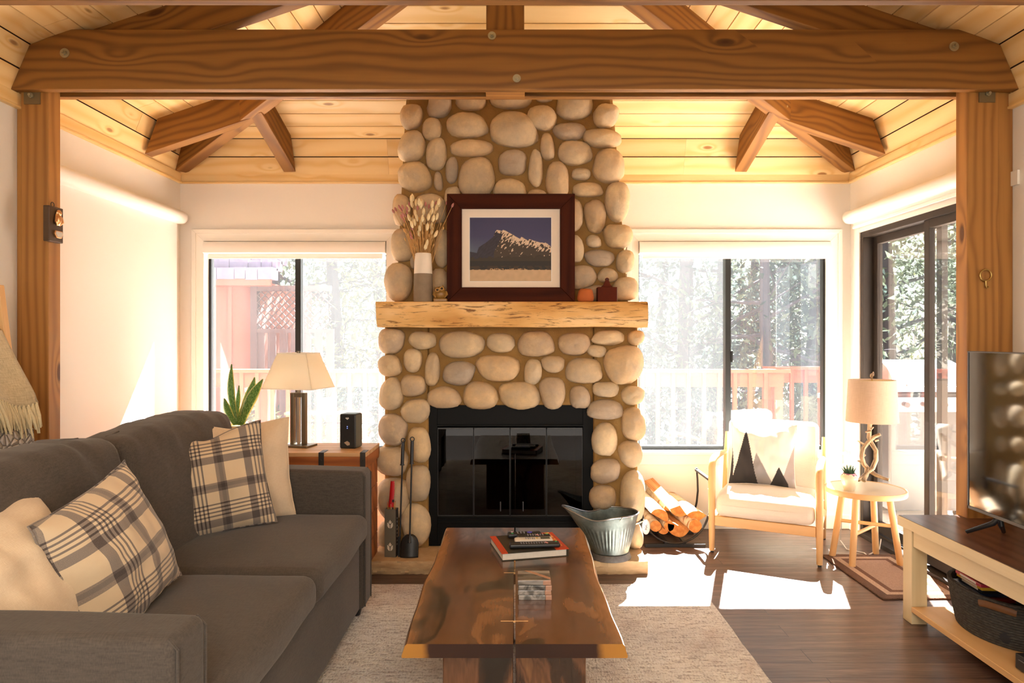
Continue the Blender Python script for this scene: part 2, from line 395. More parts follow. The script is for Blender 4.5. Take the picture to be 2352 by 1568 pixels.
for sg in (-1, 1):
    for i in range(2):                                         # steep side boards
        a, b = i/2, (i+1)/2
        def q(t, y): return V(XC+sg*(KB+(KT-KB)*t), y, ZB+(ZT-ZB)*t)
        def ye(t): return YKB+(YKT-YKB)*t
        ys = run(YF, ye(a))
        for k in range(len(ys)-1):
            e = ye(b)-(0 if k == len(ys)-2 else ye(a)-ys[k+1]) if k == len(ys)-2 else ys[k+1]
            e0 = ys[k+1]
            board(q(a+0.015, ys[k]+0.001), q(a+0.015, e0-0.001), q(b-0.015, (ye(b) if k == len(ys)-2 else e0)-0.001), q(b-0.015, ys[k]+0.001), (sg*0.9, 0, 0.4))
    nrow = 19; st = KT/nrow
    for i in range(nrow):
        s0, s1 = i*st+0.0028, (i+1)*st-0.0028
        def q(t, y): return V(XC+sg*(KT-t), y, ZT+t*PS)
        def ye(t): return YKT-t*PS/PB
        ys = run(YF, ye(s0))
        for k in range(len(ys)-1):
            last = k == len(ys)-2
            board(q(s0, ys[k]+0.001), q(s0, ye(s0) if last else ys[k+1]-0.001), q(s1, ye(s1) if last else ys[k+1]-0.001), q(s1, ys[k]+0.001), (0, 0, 1))
for i in range(2):
    a, b = i/2, (i+1)/2
    def q(t, x): return V(x, YKB+(YKT-YKB)*t, ZB+(ZT-ZB)*t)
    def xe(t): return KB+(KT-KB)*t
    xx = [-9, -0.9, 1.2, 9]
    for k in range(3):
        f = lambda x, t: XC+max(-xe(t), min(xe(t), x))
        board(q(a+0.015, f(xx[k], a)), q(a+0.015, f(xx[k+1], a)-0.001), q(b-0.015, f(xx[k+1], b)-0.001), q(b-0.015, f(xx[k], b)), (0, 0.9, 0.4))
nrow = 15; dt = (YKT-YR)/nrow
for i in range(nrow):
    t0, t1 = i*dt+0.0028, (i+1)*dt-0.0028
    def q(t, x): return V(x, YKT-t, ZT+t*PB)
    def xe(t): return KT-t*PB/PS
    board(q(t0, XC-xe(t0)), q(t0, XC+xe(t0)), q(t1, XC+xe(t1)), q(t1, XC-xe(t1)), (0, 0, 1))
# roof deck behind the boards
o_ = 0.016
def quad(*ps): mb.add([Vector(p) for p in ps], [tuple(range(len(ps)))], None, 1)
for sg in (-1, 1):
    quad((XC+sg*(KB+0.015), YF, ZB-0.02), (XC+sg*(KB+0.015), YKB+0.02, ZB-0.02), (XC+sg*(KT+0.015), YKT+0.015, ZT+o_), (XC+sg*(KT+0.015), YF, ZT+o_))
    quad((XC+sg*(KT+0.015), YF, ZT+o_), (XC+sg*(KT+0.015), YKT+0.015, ZT+o_), (XC, YR+0.01, ZT+KT*PS+o_+0.004), (XC, YF, ZT+KT*PS+o_+0.004))
    quad((XC+sg*(KB+0.015), YF, ZB-0.02), (XC+sg*(KB+0.015), YKB+0.02, ZB-0.02), (XC+sg*2.7, YKB+0.3, ZB-0.02), (XC+sg*2.7, YF, ZB-0.02))
quad((XC-KB-0.015, YKB+0.015, ZB-0.02), (XC+KB+0.015, YKB+0.015, ZB-0.02), (XC+KT+0.015, YKT+0.015, ZT+o_), (XC-KT-0.015, YKT+0.015, ZT+o_))
quad((XC-KT-0.015, YKT+0.015, ZT+o_), (XC+KT+0.015, YKT+0.015, ZT+o_), (XC, YR+0.01, ZT+KT*PS+o_+0.004))
# outer roof skin keeps the sun out
quad((-2.75, YF-0.2, 2.82), (-2.75, 5.15, 2.82), (XC, YR+0.1, 3.75), (XC, YF-0.2, 3.75)); quad((2.75, YF-0.2, 2.82), (2.75, 5.15, 2.82), (XC, YR+0.1, 3.75), (XC, YF-0.2, 3.75))
quad((-2.75, 5.15, 2.82), (2.75, 5.15, 2.82), (XC, YR+0.1, 3.75))
GROOVE = plain('shadow_gap_wood', C('#4a2a10'), 0.9)
struct(obj('ceiling', mb, [PINE, GROOVE], smooth=0), 'hipped tongue-and-groove pine ceiling')

# ------------------------------------------------------------------ timber trusses, rafters, posts
def bolt(parent, x, y, z, s=1.0, square=False):
    w_ = MB(); ww = 0.026*s
    if square: w_.cbox((x, y-0.003, z), (0.078, 0.006, 0.078)); obj('steel_plate', sub(w_, parent), STEEL2, parent, smooth=0, bevel=0.001); y -= 0.006
    else: w_.cyl((x, y, z), (x, y-0.003, z), ww/1.15, n=24); obj('washer', sub(w_, parent), STEEL, parent); y -= 0.003
    b = MB(); b.cyl((x, y, z), (x, y-0.009, z), 0.0125*s, n=6); b.cyl((x, y-0.009, z), (x, y-0.02, z), 0.007*s, n=12)
    obj('bolt', sub(b, parent), STEEL, parent)
STEEL2 = plain('tan_primed_plate', C('#7a6848'), 0.5, 0.3)
def tie(d0, d1, zb, label, boltlist=(), grp=None):
    zt_ = zb+0.285
    mb = MB()
    hb, hk, ht = KB-0.004, KT, KT-(zt_-ZT)/PS*0.9
    zk = ZT-0.004
    poly = [(XC-hb, zb), (XC+hb, zb), (XC+hk, zk), (XC+ht, zt_), (XC-ht, zt_), (XC-hk, zk)]
    mb.prism(poly, d0, d1)
    o = obj('tie_beam', mb, FIR, smooth=0, bevel=0.004); tag(o, label, 'beam', kind='thing')
    o.location = (0, 0, 0)
    for b in boltlist: bolt(o, X(b[0], d0), d0, Z(b[1], d0), b[2] if len(b) > 2 else 1)
    return o
tie(3.24, 3.285, 2.548, 'large bolted front tie beam spanning the room above the posts', [(149, 122), (1130, 82, 0.85), (1187, 180, 0.85), (2191, 107)])
tie(3.375, 3.42, 2.560, 'rear tie beam close behind the large bolted front tie beam')
tie(2.385, 2.425, 2.548, 'nearest tie beam cut off by the top edge of the photo')
mb = MB(); mb.box((-0.143, 3.29, 2.565), (0.04, 3.37, 3.42)); o = obj('king_post', mb, FIR, smooth=0, bevel=0.004)
tag(o, 'dark king post rising from the middle of the paired tie beams', 'post', kind='thing')
def rafter(p0, p1, label, wd=0.088, h=0.205, cut0=True, name='rafter', ext=0.0, bolt_at=None):
    """p0, p1: lower edge points; parallel upper edge h above; plumb cuts"""
    p0, p1 = Vector(p0), Vector(p1); dr = p1-p0; s = Vector((dr.y, -dr.x, 0)).normalized()*wd/2
    up = Vector((0, 0, h)); hz = Vector((dr.x, dr.y, 0)).normalized()
    top0 = p0+up+hz*0.085
    mb = MB()
    vs = [p0-s, p0+s, p1+s, p1-s, top0-s, top0+s, p1+up+s, p1+up-s]
    top0.z += 0.085*dr.z/math.hypot(dr.x, dr.y)
    vs = [p0-s, p0+s, p1+s, p1-s, top0-s, top0+s, p1+up+s, p1+up-s]
    L = dr.normalized(); wc = [((a-p0).dot(L), a.z-p0.z-(a-p0).dot(L)*L.z, (a-p0).dot(s.normalized())) for a in vs]
    mb.add(vs, [(3, 2, 1, 0), (4, 5, 6, 7), (0, 1, 5, 4), (1, 2, 6, 5), (2, 3, 7, 6), (3, 0, 4, 7)], wc)
    o = obj(name, mb, FIR, smooth=0, bevel=0.003); tag(o, label, 'rafter', kind='thing')
    return o
zb0 = 2.545
hipdir = V(1, -PS/PB, PS)
for sg, sd in ((-1, 'left'), (1, 'right')):
    hp = V(XC+sg*(KB-0.03), YKB-0.03, zb0)
    hd = V(-sg, -PS/PB, PS)
    rafter(hp, hp+hd*2.0, 'hip rafter rising from the back %s corner of the ceiling' % sd, 0.088, 0.235)
    j0 = V(XC+sg*(KB-0.03), 4.41, zb0); jl = 0.74
    o = rafter(j0, j0+V(-sg, 0, PS)*jl, 'short side rafter meeting the %s hip rafter' % sd)
    bx = X(571, 4.366) if sg < 0 else X(1804, 4.366); b = MB(); bz = Z(252 if sg < 0 else 247, 4.366)
    bolt(o, bx, 4.366, bz, 1.15)
    jx = XC+sg*1.60; b0 = V(jx, YKB-0.03, zb0)
    rafter(b0, b0+V(sg*0.05, -0.52, 0.52*PB), 'short back rafter meeting the %s hip rafter' % sd)
    t0 = V(XC+sg*(KB-0.03), 3.33, zb0+0.01); rafter(t0, t0+V(-sg, 0, PS)*2.2, 'sloping %s truss rafter clamped between the paired tie beams' % sd, 0.075)
# posts
for sd, xa, xb, xt, xw in (('left', -2.384, -2.25, -2.384, XL), ('right', 2.173, 2.326, 2.326, XR)):
    t = thing('timber_post', 'squared timber post against the %s wall under the beam end' % sd, 'post', ((xa+xb)/2, 3.33, 0))
    mb = MB(); mb.box((xa, 3.287, 0), (xb, 3.373, 2.62)); obj('post_shaft', sub(mb, t), POSTW, t, smooth=0, bevel=0.004)
    px_, py_ = (75, 221) if sd == 'left' else (2266, 217)
    bolt(t, X(px_, 3.287), 3.287, Z(py_, 3.287), 1, True)
    mb = MB(); a, b = sorted((xt, xw)); mb.box((a+0.001, 3.295, 0), (b-0.001, 3.375, 2.56)); o = obj('post_trim', mb, POSTW, smooth=0, bevel=0.003)
    tag(o, 'narrow timber strip filling the gap between %s post and wall' % sd, 'trim board', kind='thing')
mb = MB(); mb.box((-0.146, 3.286, 2.551), (0.043, 3.374, 2.564)); o = obj('spacer_block', mb, POSTW, smooth=0)
tag(o, 'pale spacer block between the paired tie beams at mid span', 'block')

# ------------------------------------------------------------------ windows
def casing(mb, x0, x1, z0, z1, y, wd=0.085, sill=True):
    for o_, t_, i_ in ((0, 0.014, 0.0), (0.0, 0.022, 0.055)):
        a = wd; b = i_
        mb.prism([(x0-a, z0), (x0-b, z0), (x0-b, z1+b), (x0-a, z1+a)], y-t_, y)
        mb.prism([(x1+b, z0), (x1+a, z0), (x1+a, z1+a), (x1+b, z1+b)], y-t_, y)
        mb.prism([(x0-a, z1+a), (x0-b, z1+b), (x1+b, z1+b), (x1+a, z1+a)], y-t_, y)
def window(nm, w_, stile_px, screen_side, lbl):
    x0, x1, z0, z1 = w_; o = thing(nm, lbl, None, ((x0+x1)/2, YB, z0), kind='structure')
    mb = MB(); casing(mb, x0, x1, z0, z1, YB); obj('casing', sub(mb, o), WHITE, o, smooth=0, bevel=0.002)
    mb = MB(); mb.box((x0-0.11, YB-0.035, z0-0.022), (x1+0.11, YB+0.06, z0+0.002)); obj('sill', sub(mb, o), WHITE, o, smooth=0, bevel=0.004)
    mb = MB(); mb.box((x0-0.085, YB-0.016, z0-0.095), (x1+0.085, YB, z0-0.022)); obj('apron', sub(mb, o), WHITE, o, smooth=0, bevel=0.003)
    t = 0.028; ya, yb = YB+0.065, YB+0.115
    mb = MB()
    mb.box((x0, ya, z0), (x1, yb, z0+t)); mb.box((x0, ya, z1-t), (x1, yb, z1)); mb.box((x0, ya, z0+t), (x0+0.018, yb, z1-t)); mb.box((x1-0.018, ya, z0+t), (x1, yb, z1-t))
    obj('frame', sub(mb, o), GREYFR, o, smooth=0, bevel=0.002)
    xs = X(stile_px, YB+0.05); mb = MB(); mb.box((xs-0.02, ya-0.012, z0+0.01), (xs+0.02, yb, z1-t)); m_ = obj('meeting_stile', sub(mb, o), GREYFR, o, smooth=0, bevel=0.002)
    if nm == 'window_2':
        mb = MB(); mb.box((xs+0.02, ya-0.02, Z(812, 4.95)-0.06), (xs+0.032, ya, Z(812, 4.95)+0.02)); obj('latch', sub(mb, o), GREYFR, o, smooth=0)
        mb = MB(); mb.cyl((xs+0.035, ya-0.02, z0+0.045), (xs+0.035, ya, z0+0.045), 0.006); obj('stop_screw', sub(mb, o), BRASS, o)
    for a, b, yy in ((x0+0.018, xs-0.02, YB+0.085), (xs+0.02, x1-0.018, YB+0.1)):
        mb = MB(); mb.box((a, yy, z0+t), (b, yy+0.003, z1-t)); obj('pane', sub(mb, o), GLASS, o, smooth=0)
    a, b = (x0+0.018, xs-0.02) if screen_side < 0 else (xs+0.02, x1-0.018)
    mb = MB(); mb.add([(a, YB+0.112, z0+t), (b, YB+0.112, z0+t), (b, YB+0.112, z1-t), (a, YB+0.112, z1-t)], [(0, 1, 2, 3)]); obj('insect_screen', sub(mb, o), SCREEN, o, smooth=0)
window('window_1', W1, 684, 1, 'sliding window left of the fireplace'); window('window_2', W2, 1673, -1, 'sliding window right of the fireplace')
def blind(loc, x0, x1, z1, lbl):
    t = thing('roller_blind', lbl, 'blind', ((x0+x1)/2, YB, z1))
    mb = MB(); zc = z1-0.05
    prof = [(YB-0.005, z1-0.002), (YB-0.03, z1-0.006), (YB-0.042, z1-0.03), (YB-0.044, z1-0.06), (YB-0.04, z1-0.085), (YB-0.02, z1-0.09), (YB+0.03, z1-0.09), (YB+0.03, z1-0.002)]
    mb.prism([(p[0], p[1]) for p in prof], x0+0.004, x1-0.004, axis='x'); obj('cassette', sub(mb, t), SHADEW, t, smooth=50)
    mb = MB(); mb.box((x0+0.03, YB-0.006, z1-0.122), (x1-0.03, YB-0.003, z1-0.085)); obj('shade_cloth', sub(mb, t), SHADEW, t, smooth=0)
    mb = MB(); mb.box((x0+0.03, YB-0.009, z1-0.125), (x1-0.03, YB, z1-0.114)); obj('hem_bar', sub(mb, t), SHADEW, t, smooth=0, bevel=0.002)
blind(None, W1[0], W1[1], W1[3], 'white roller blind rolled up at top of left window')
blind(None, W2[0], W2[1], W2[3], 'white roller blind rolled up at top of right window')
# side blinds
def side_blind(x, sg, y0, y1, zc, cloth_z0, lbl):
    t = thing('roller_blind', lbl, 'blind', (x, (y0+y1)/2, zc))
    mb = MB(); a = []
    for k in range(13):
        an = PI*(k/12)-PI/2; a.append((x+sg*(0.055+0.045*math.cos(an)), zc+0.045*math.sin(an)))
    a += [(x+sg*0.002, zc+0.045), (x+sg*0.002, zc-0.045)]
    mb.prism([(p[0], p[1]) for p in a], y0, y1); obj('cassette', sub(mb, t), SHADEW, t, smooth=50)
    for yy in (y1,):
        mb = MB(); mb.prism([(x+sg*0.0+(p[0]-x)*1.02, zc+(p[1]-zc)*1.03) for p in a], yy, yy+0.006); obj('end_cap', sub(mb, t), SHADEW, t, smooth=50)
    mb = MB(); xx = x+sg*0.03; mb.box((min(xx, xx+sg*0.003), y0, cloth_z0), (max(xx, xx+sg*0.003), y1-0.012, zc-0.03)); obj('shade_cloth', sub(mb, t), SHADEW, t, smooth=0)
    if cloth_z0 > 1: 
        mb = MB(); mb.box((min(xx, xx+sg*0.012), y0, cloth_z0), (max(xx, xx+sg*0.012), y1-0.012, cloth_z0+0.02)); obj('hem_bar', sub(mb, t), SHADEW, t, smooth=0, bevel=0.002)
side_blind(XL, 1, 3.38, 4.80, 2.215, 0.35, 'white roller blind pulled down over the whole left wall opening')
side_blind(XR, -1, 3.38, 4.80, 2.215, 2.13, 'white roller blind rolled up above the sliding glass door')

# sliding glass door
dr = thing('door_1', 'dark bronze sliding glass door in the right wall', None, (XR, 3.83, 0), kind='structure')
ya, yb, zt = D1[0], D1[1], D1[3]
mb = MB(); t = 0.04
mb.box((XR-0.004, ya, zt-t), (XR+0.13, yb, zt)); mb.box((XR-0.004, yb-t, 0.03), (XR+0.13, yb, zt-t)); mb.box((XR-0.004, ya, 0.03), (XR+0.13, ya+t, zt-t)); mb.box((XR-0.03, ya, 0), (XR+0.13, yb, 0.03))
mb.box((XR+0.045, ya, 0.03), (XR+0.052, yb, 0.045))
obj('frame', sub(mb, dr), BRONZE, dr, smooth=0, bevel=0.002)
for (a, b, xx) in ((3.955, yb-t, XR+0.085), (ya+t, 4.035, XR+0.03)):
    mb = MB(); z0_, z1_ = 0.046, zt-t; s_ = 0.05
    mb.box((xx-0.018, a, z0_), (xx+0.018, a+s_, z1_)); mb.box((xx-0.018, b-s_, z0_), (xx+0.018, b, z1_)); mb.box((xx-0.018, a+s_, z0_), (xx+0.018, b-s_, z0_+0.07)); mb.box((xx-0.018, a+s_, z1_-s_), (xx+0.018, b-s_, z1_))
    p = obj('sliding_panel', sub(mb, dr), BRONZE, dr, smooth=0, bevel=0.002)
    mb = MB(); mb.box((xx-0.002, a+s_, z0_+0.07), (xx+0.002, b-s_, z1_-s_)); obj('pane', sub(mb, dr), GLASS, p, smooth=0)
for m_ in (('trim_4', [(XR-0.012, yb, 0), (XR, yb+0.07, zt+0.07)]), ('trim_5', [(XR-0.012, ya-0.07, zt), (XR, yb, zt+0.07)])):
    mb = MB(); mb.box(*m_[1]); struct(obj(m_[0], mb, WHITE, smooth=0, bevel=0.002))
# ------------------------------------------------------------------ outdoors
GRND = plain('dry_ground', C('#6d6656'), 0.95, 0, 0.6, 1.5)
DECKW = wood('deck_boards', C('#ead6c2'), C('#d0b8a2'), C('#8a6448'), 8, 2, 0.8, 0.3, 0.2, 0.4, 0.3)
mb = MB()
def gz(x, y): return -1.2+0.25*nz((x*0.15, y*0.15, 0))+max(0, y-11)*0.10+max(0, y-22)*0.25
mb.grid(lambda u, v: ((u-0.5)*110, 5.3+v*60, gz((u-0.5)*110, 5.3+v*60)), 60, 40)
mb.grid(lambda u, v: (2.6+u*60, -20+v*25.3, -1.2), 6, 6)
struct(obj('ground', mb, GRND), 'dry forest ground beyond the deck')
mb = MB(); y = YB+WT+0.005
while y < 7.75:
    mb.box((-7, y, -0.09), (6.2, y+0.137, -0.05)); y += 0.143
y = -1.0
while y < 5.0: mb.box((XR+0.16, y, -0.09), (6.2, y+0.137, -0.05)); y += 0.143
o = obj('deck_floor', mb, DECKW, smooth=0); struct(o, 'weathered red deck boards outside')
mb = MB(); x = -6.9
for x in range(-7, 7, 2): mb.box((x, 5.2, -1.3), (x+0.1, 5.3, -0.09)); mb.box((x, 7.5, -1.3), (x+0.1, 7.6, -0.09))
o = obj('deck_posts', mb, REDW, smooth=0); struct(o)
def railing(p0, p1, label, posts=(), n=None, side=1):
    p0, p1 = Vector(p0), Vector(p1); L = (p1-p0).length; dr = (p1-p0).normalized(); nn = V(-dr.y, dr.x, 0)*side
    t = thing('deck_railing', label, 'railing', p0)
    def seg(a, b, wd, ht, z, off): m_ = MB(); m_.beam(p0+dr*a+nn*off+V(0, 0, z), p0+dr*b+nn*off+V(0, 0, z), wd, ht); return sub(m_, t)
    obj('top_cap', seg(-0.05, L+0.05, 0.15, 0.035, 1.028, 0), REDW, t, smooth=0)
    obj('upper_rail', seg(0, L, 0.038, 0.14, 0.935, 0.0), REDW, t, smooth=0)
    obj('lower_rail', seg(0, L, 0.038, 0.09, 0.05, 0.0), REDW, t, smooth=0)
    a = 0.08
    while a < L-0.05:
        m_ = MB(); q = p0+dr*a-nn*0.038; m_.box((q.x-0.019, q.y-0.019, -0.03), (q.x+0.019, q.y+0.019, 1.01)); obj('baluster', sub(m_, t), REDW, t, smooth=0); a += 0.157
    for a in posts:
        m_ = MB(); q = p0+dr*a+nn*0.06; m_.box((q.x-0.045, q.y-0.045, -0.3), (q.x+0.045, q.y+0.045, 1.01)); obj('rail_post', sub(m_, t), REDW, t, smooth=0)
railing((-4.6, 7.0, 0), (2.74, 7.0, 0), 'long red deck railing running behind both windows', (0.1, 2.0, 4.0, 5.6, 7.3))
railing((2.85, 7.68, 0), (6.2, 7.68, 0), 'farther red deck railing right of the corner jog', (0.0, 1.7, 3.2))
railing((6.1, 7.6, 0), (6.1, 2.0, 0), 'red deck railing on the right-hand side of the deck', (0.5, 2.5, 4.5), side=-1)
# neighbouring shed with shingle roof and lattice fence
SHINGLE = plain('grey_shingles', C('#6d6478'), 0.9, 0, 0.7, 14)
SIDING = plain('red_brown_siding', C('#8a5040'), 0.85, 0, 0.25, 6)
FENCE = plain('weathered_brown_fence', C('#4a3634'), 0.85, 0, 0.3, 8)
t = thing('shed', 'red-brown shed with grey shingle roof seen through left window', 'shed', (-4.4, 8.9, -1.2))
mb = MB(); mb.box((-6.6, 8.6, -1.3), (X(585, 8.6), 11, 2.1))
for k in range(11):
    xx = -6.5+k*0.32; 
    if xx < X(578, 8.6): mb.box((xx, 8.575, -1.3), (xx+0.05, 8.6, 2.08))
obj('shed_wall', sub(mb, t), SIDING, t, smooth=0)
mb = MB()
for k in range(12):
    z = Z(645, 8.3)+0.03+k*0.115; yy = 8.30+k*0.17; x = -6.9
    xe_ = X(624, 8.3)-0.0
    while x < xe_:
        w_ = R.uniform(0.12, 0.26); mb.box((x, yy, z-0.01+R.uniform(-0.012, 0.012)), (min(x+w_-0.008, xe_), yy+0.22, z+0.13+R.uniform(0, 0.012))); x += w_
obj('roof_shingles', sub(mb, t), SHINGLE, t, smooth=0)
mb = MB(); mb.box((-6.9, 8.33, Z(655, 8.3)), (X(620, 8.3), 8.37, Z(645, 8.3)+0.05)); mb.box((-6.9, 8.34, Z(655, 8.3)), (X(612, 8.3), 8.75, Z(655, 8.3)+0.02)); obj('fascia', sub(mb, t), SIDING, t, smooth=0)
mb = MB(); mb.box((X(577, 8.5), 8.52, -1.3), (X(590, 8.5), 8.6, 2.05)); obj('corner_board', sub(mb, t), FENCE, t, smooth=0)
t = thing('lattice_fence', 'brown fence with a white-lit diagonal lattice panel beside the shed', 'fence', (X(640, 8.5), 8.5, -1.2))
lx0, lx1 = X(588, 8.5), X(760, 8.5); z0_, z1_ = Z(755, 8.5), Z(665, 8.5)
mb = MB(); mb.box((lx0, 8.48, z1_-0.02), (lx1, 8.54, z1_+0.05)); mb.box((lx0, 8.48, z0_-0.05), (lx1, 8.54, z0_)); mb.box((lx0-0.06, 8.47, -1.2), (lx0+0.02, 8.55, z1_+0.05)); mb.box((X(684, 8.5), 8.47, -1.2), (X(684, 8.5)+0.09, 8.55, z1_+0.05))
obj('fence_frame', sub(mb, t), FENCE, t, smooth=0)
mb = MB(); hh = z1_-z0_; k = lx0-hh
while k < lx1:
    for sg in (1, -1):
        a, b = V(k, 8.5+0.005*sg, z0_ if sg > 0 else z1_), V(k+hh, 8.5+0.005*sg, z1_ if sg > 0 else z0_)
        if a.x < lx0: f = (lx0-a.x)/(b.x-a.x); a = a.lerp(b, f)
        if b.x > lx1: f = (lx1-a.x)/(b.x-a.x); b = a.lerp(b, f)
        if b.x > a.x+0.02: mb.beam(a, b, 0.008, 0.030, (0, 1, 0))
    k += 0.088
mb2 = MB()
obj('lattice_panel', sub(mb, t), FENCE, t, smooth=0)
x = lx0
while x < lx1: mb2.box((x, 8.5, -1.2), (x+0.10, 8.52, z0_)); x += 0.145
obj('fence_boards', sub(mb2, t), FENCE, t, smooth=0)
# trees
BARKM = plain('grey_bark', C('#3a363d'), 0.95, 0, 0.5, 12, 0.4)
def leafmat(name, c):
    s = S(name, 0.7, c, spec=0.1); s.base(s.hsv(s.mix(0.0, c, c), s.ma('ADD', 0.7, s.ma('MULTIPLY', s.rnd(), 0.7))))
    m = s.m; t = s.t; tl = t.nodes.new('ShaderNodeBsdfTranslucent'); tl.inputs[0].default_value = c
    mx = t.nodes.new('ShaderNodeMixShader'); mx.inputs[0].default_value = 0.45
    t.links.new(s.b.outputs[0], mx.inputs[1]); t.links.new(tl.outputs[0], mx.inputs[2]); t.links.new(mx.outputs[0], s.o.inputs[0]); return m
LEAFA, LEAFB, LEAFY = leafmat('sage_green_leaves', C('#566150')), leafmat('dark_green_needles', C('#3f4c47')), leafmat('pale_yellow_green_leaves', C('#707556'))
def tree(x, y, h, r, crown0, leaf, label, nleaf=1500, lsz=0.11, rt=0.16, grp='trees beyond the deck'):
    zb = gz(x, y)-0.1; t = thing('tree', label, 'tree', (x, y, zb), group=grp)
    mb = MB(); pts = []; n = 7; bx, by = R.uniform(-.3, .3), R.uniform(-.3, .3)
    for k in range(n+1): f = k/n; pts.append(V(x+bx*math.sin(f*3)+0.1*nz((x, f*3, 1)), y+by*f, zb+h*f))
    mb.tube(pts, [rt*(1-0.75*k/n) for k in range(n+1)], 9)
    tips = []
    for b in range(15):
        f = R.uniform(crown0*0.5, 0.95); i = int(f*n); p = pts[i].lerp(pts[min(i+1, n)], f*n-i); a = R.uniform(0, 2*PI); L = r*(0.5+0.6*R.random())*(1.15-f*0.6)
        q = [p]; d = V(math.cos(a), math.sin(a), R.uniform(-0.15, 0.5))
        for k in range(4): d = (d+V(R.uniform(-.3, .3), R.uniform(-.3, .3), R.uniform(-.2, .25))).normalized(); q.append(q[-1]+d*L/4)
        mb.tube(q, [0.05*rt/0.16, 0.04*rt/0.16, 0.03*rt/0.16, 0.018, 0.007], 5); tips += q[2:]
        for _ in range(2):
            d2 = (d+V(R.uniform(-1, 1), R.uniform(-1, 1), R.uniform(-.6, .6))).normalized(); a2 = q[R.randint(1, 3)]; mb.tube([a2, a2+d2*L*0.3, a2+d2*L*0.5+V(0, 0, -0.05)], [0.016, 0.01, 0.004], 4); tips.append(a2+d2*L*0.5)
    obj('trunk', sub(mb, t), BARKM, t)
    mb = MB(); vs, fs = [], []
    for k in range(nleaf):
        p = R.choice(tips); c = p+V(R.gauss(0, r*0.17), R.gauss(0, r*0.17), R.gauss(0, r*0.14))
        if c.z < zb+h*crown0*0.4: continue
        u = V(R.gauss(0, 1), R.gauss(0, 1), R.gauss(0, 1)).normalized(); v = u.cross(V(R.gauss(0, 1), R.gauss(0, 1), R.gauss(0, 1))).normalized(); s_ = lsz*R.uniform(0.5, 1.3)
        mb.add([c-u*s_, c+v*s_*0.35, c+u*s_, c-v*s_*0.35], [(0, 1, 2, 3)])
    obj('foliage', sub(mb, t), leaf, t, smooth=0)
T_ = [
 (X(1585, 11), 11.0, 8, 2.2, 0.3, LEAFB, 'tree with thick blue-grey trunk behind the screened right window pane', 3000, .09, .17),
 (X(1628, 12.5), 12.5, 9, 2.2, 0.3, LEAFB, 'second grey trunk close right of the thick one behind the screen', 2600, .09, .15),
 (X(1792, 9.6), 9.6, 6.5, 2.0, 0.35, LEAFA, 'bare-branched tree centred in the clear right window pane', 2300, .07, .11),
 (X(1850, 11.5), 11.5, 8, 2.3, 0.3, LEAFB, 'rough dark tree at the right edge of the right window', 3200, .09, .20),
 (X(1500, 13.5), 13.5, 8, 2.6, 0.15, LEAFA, 'leafy tree hugging the left edge of the right window', 3500, .10, .13),
 (X(1710, 15), 15.0, 9, 3.0, 0.1, LEAFA, 'broad leafy tree far behind the right window', 4200, .11, .15),
 (X(2060, 12), 12.0, 8, 3.0, 0.1, LEAFA, 'leafy tree seen through the far panel of the sliding door', 5000, .10, .14),
 (X(2190, 14), 14.0, 9, 3.4, 0.1, LEAFY, 'pale yellowish tree seen through the near panel of the sliding door', 5000, .11, .14),
 (X(2320, 11), 11.0, 8, 3.0, 0.1, LEAFA, 'leafy tree hidden mostly behind the right timber post', 3500, .10, .14),
 (X(655, 12), 12.0, 8, 2.4, 0.15, LEAFY, 'pale leafy tree rising behind the lattice fence', 4200, .09, .13),
 (X(780, 12.5), 12.5, 9, 2.8, 0.15, LEAFA, 'green tree filling the right pane of the left window', 5000, .09, .15),
 (X(880, 14.5), 14.5, 9, 3.0, 0.1, LEAFB, 'darker tree behind the fireplace side of the left window', 4000, .11, .15),
 (X(1000, 16), 16.0, 10, 3.5, 0.1, LEAFA, 'broad tree hidden behind the chimney', 2500, .12, .15),
 (X(1250, 16), 16.0, 10, 3.5, 0.1, LEAFA, 'tall tree hidden behind the fireplace', 2500, .12, .15),
]
for a in T_: tree(*a)
# bushes below and around the deck rail
def bush(x, y, r, h, leaf, label, n=1800, z0=None):
    z0 = gz(x, y) if z0 is None else z0; t = thing('bush', label, 'bush', (x, y, z0), group='bushes beyond the railing'); mb = MB()
    for k in range(9):
        a = R.uniform(0, 2*PI); e = V(x+math.cos(a)*r*R.uniform(.3, .9), y+math.sin(a)*r*.7, z0+h*R.uniform(.5, 1)); mb.tube([V(x, y, z0-0.05), V(x, y, z0).lerp(e, .5)+V(R.uniform(-.1, .1), 0, .1), e], [.02, .014, .005], 4)
    obj('stems', sub(mb, t), BARKM, t)
    mb = MB()
    for k in range(n):
        th, ph = R.uniform(0, 2*PI), R.random(); rr = r*(R.random()**0.4); c = V(x+math.cos(th)*rr*math.sqrt(1-ph*ph*0.7), y+math.sin(th)*rr*0.8, z0+h*ph*(1-0.35*(rr/r)))
        u = V(R.gauss(0, 1), R.gauss(0, 1), R.gauss(0, 1)).normalized(); v = u.cross(V(R.gauss(0, 1), R.gauss(0, 1), R.gauss(0, 1))).normalized(); s_ = 0.07*R.uniform(0.5, 1.3)
        mb.add([c-u*s_, c+v*s_*0.35, c+u*s_, c-v*s_*0.35], [(0, 1, 2, 3)])
    obj('foliage', sub(mb, t), leaf, t, smooth=0)
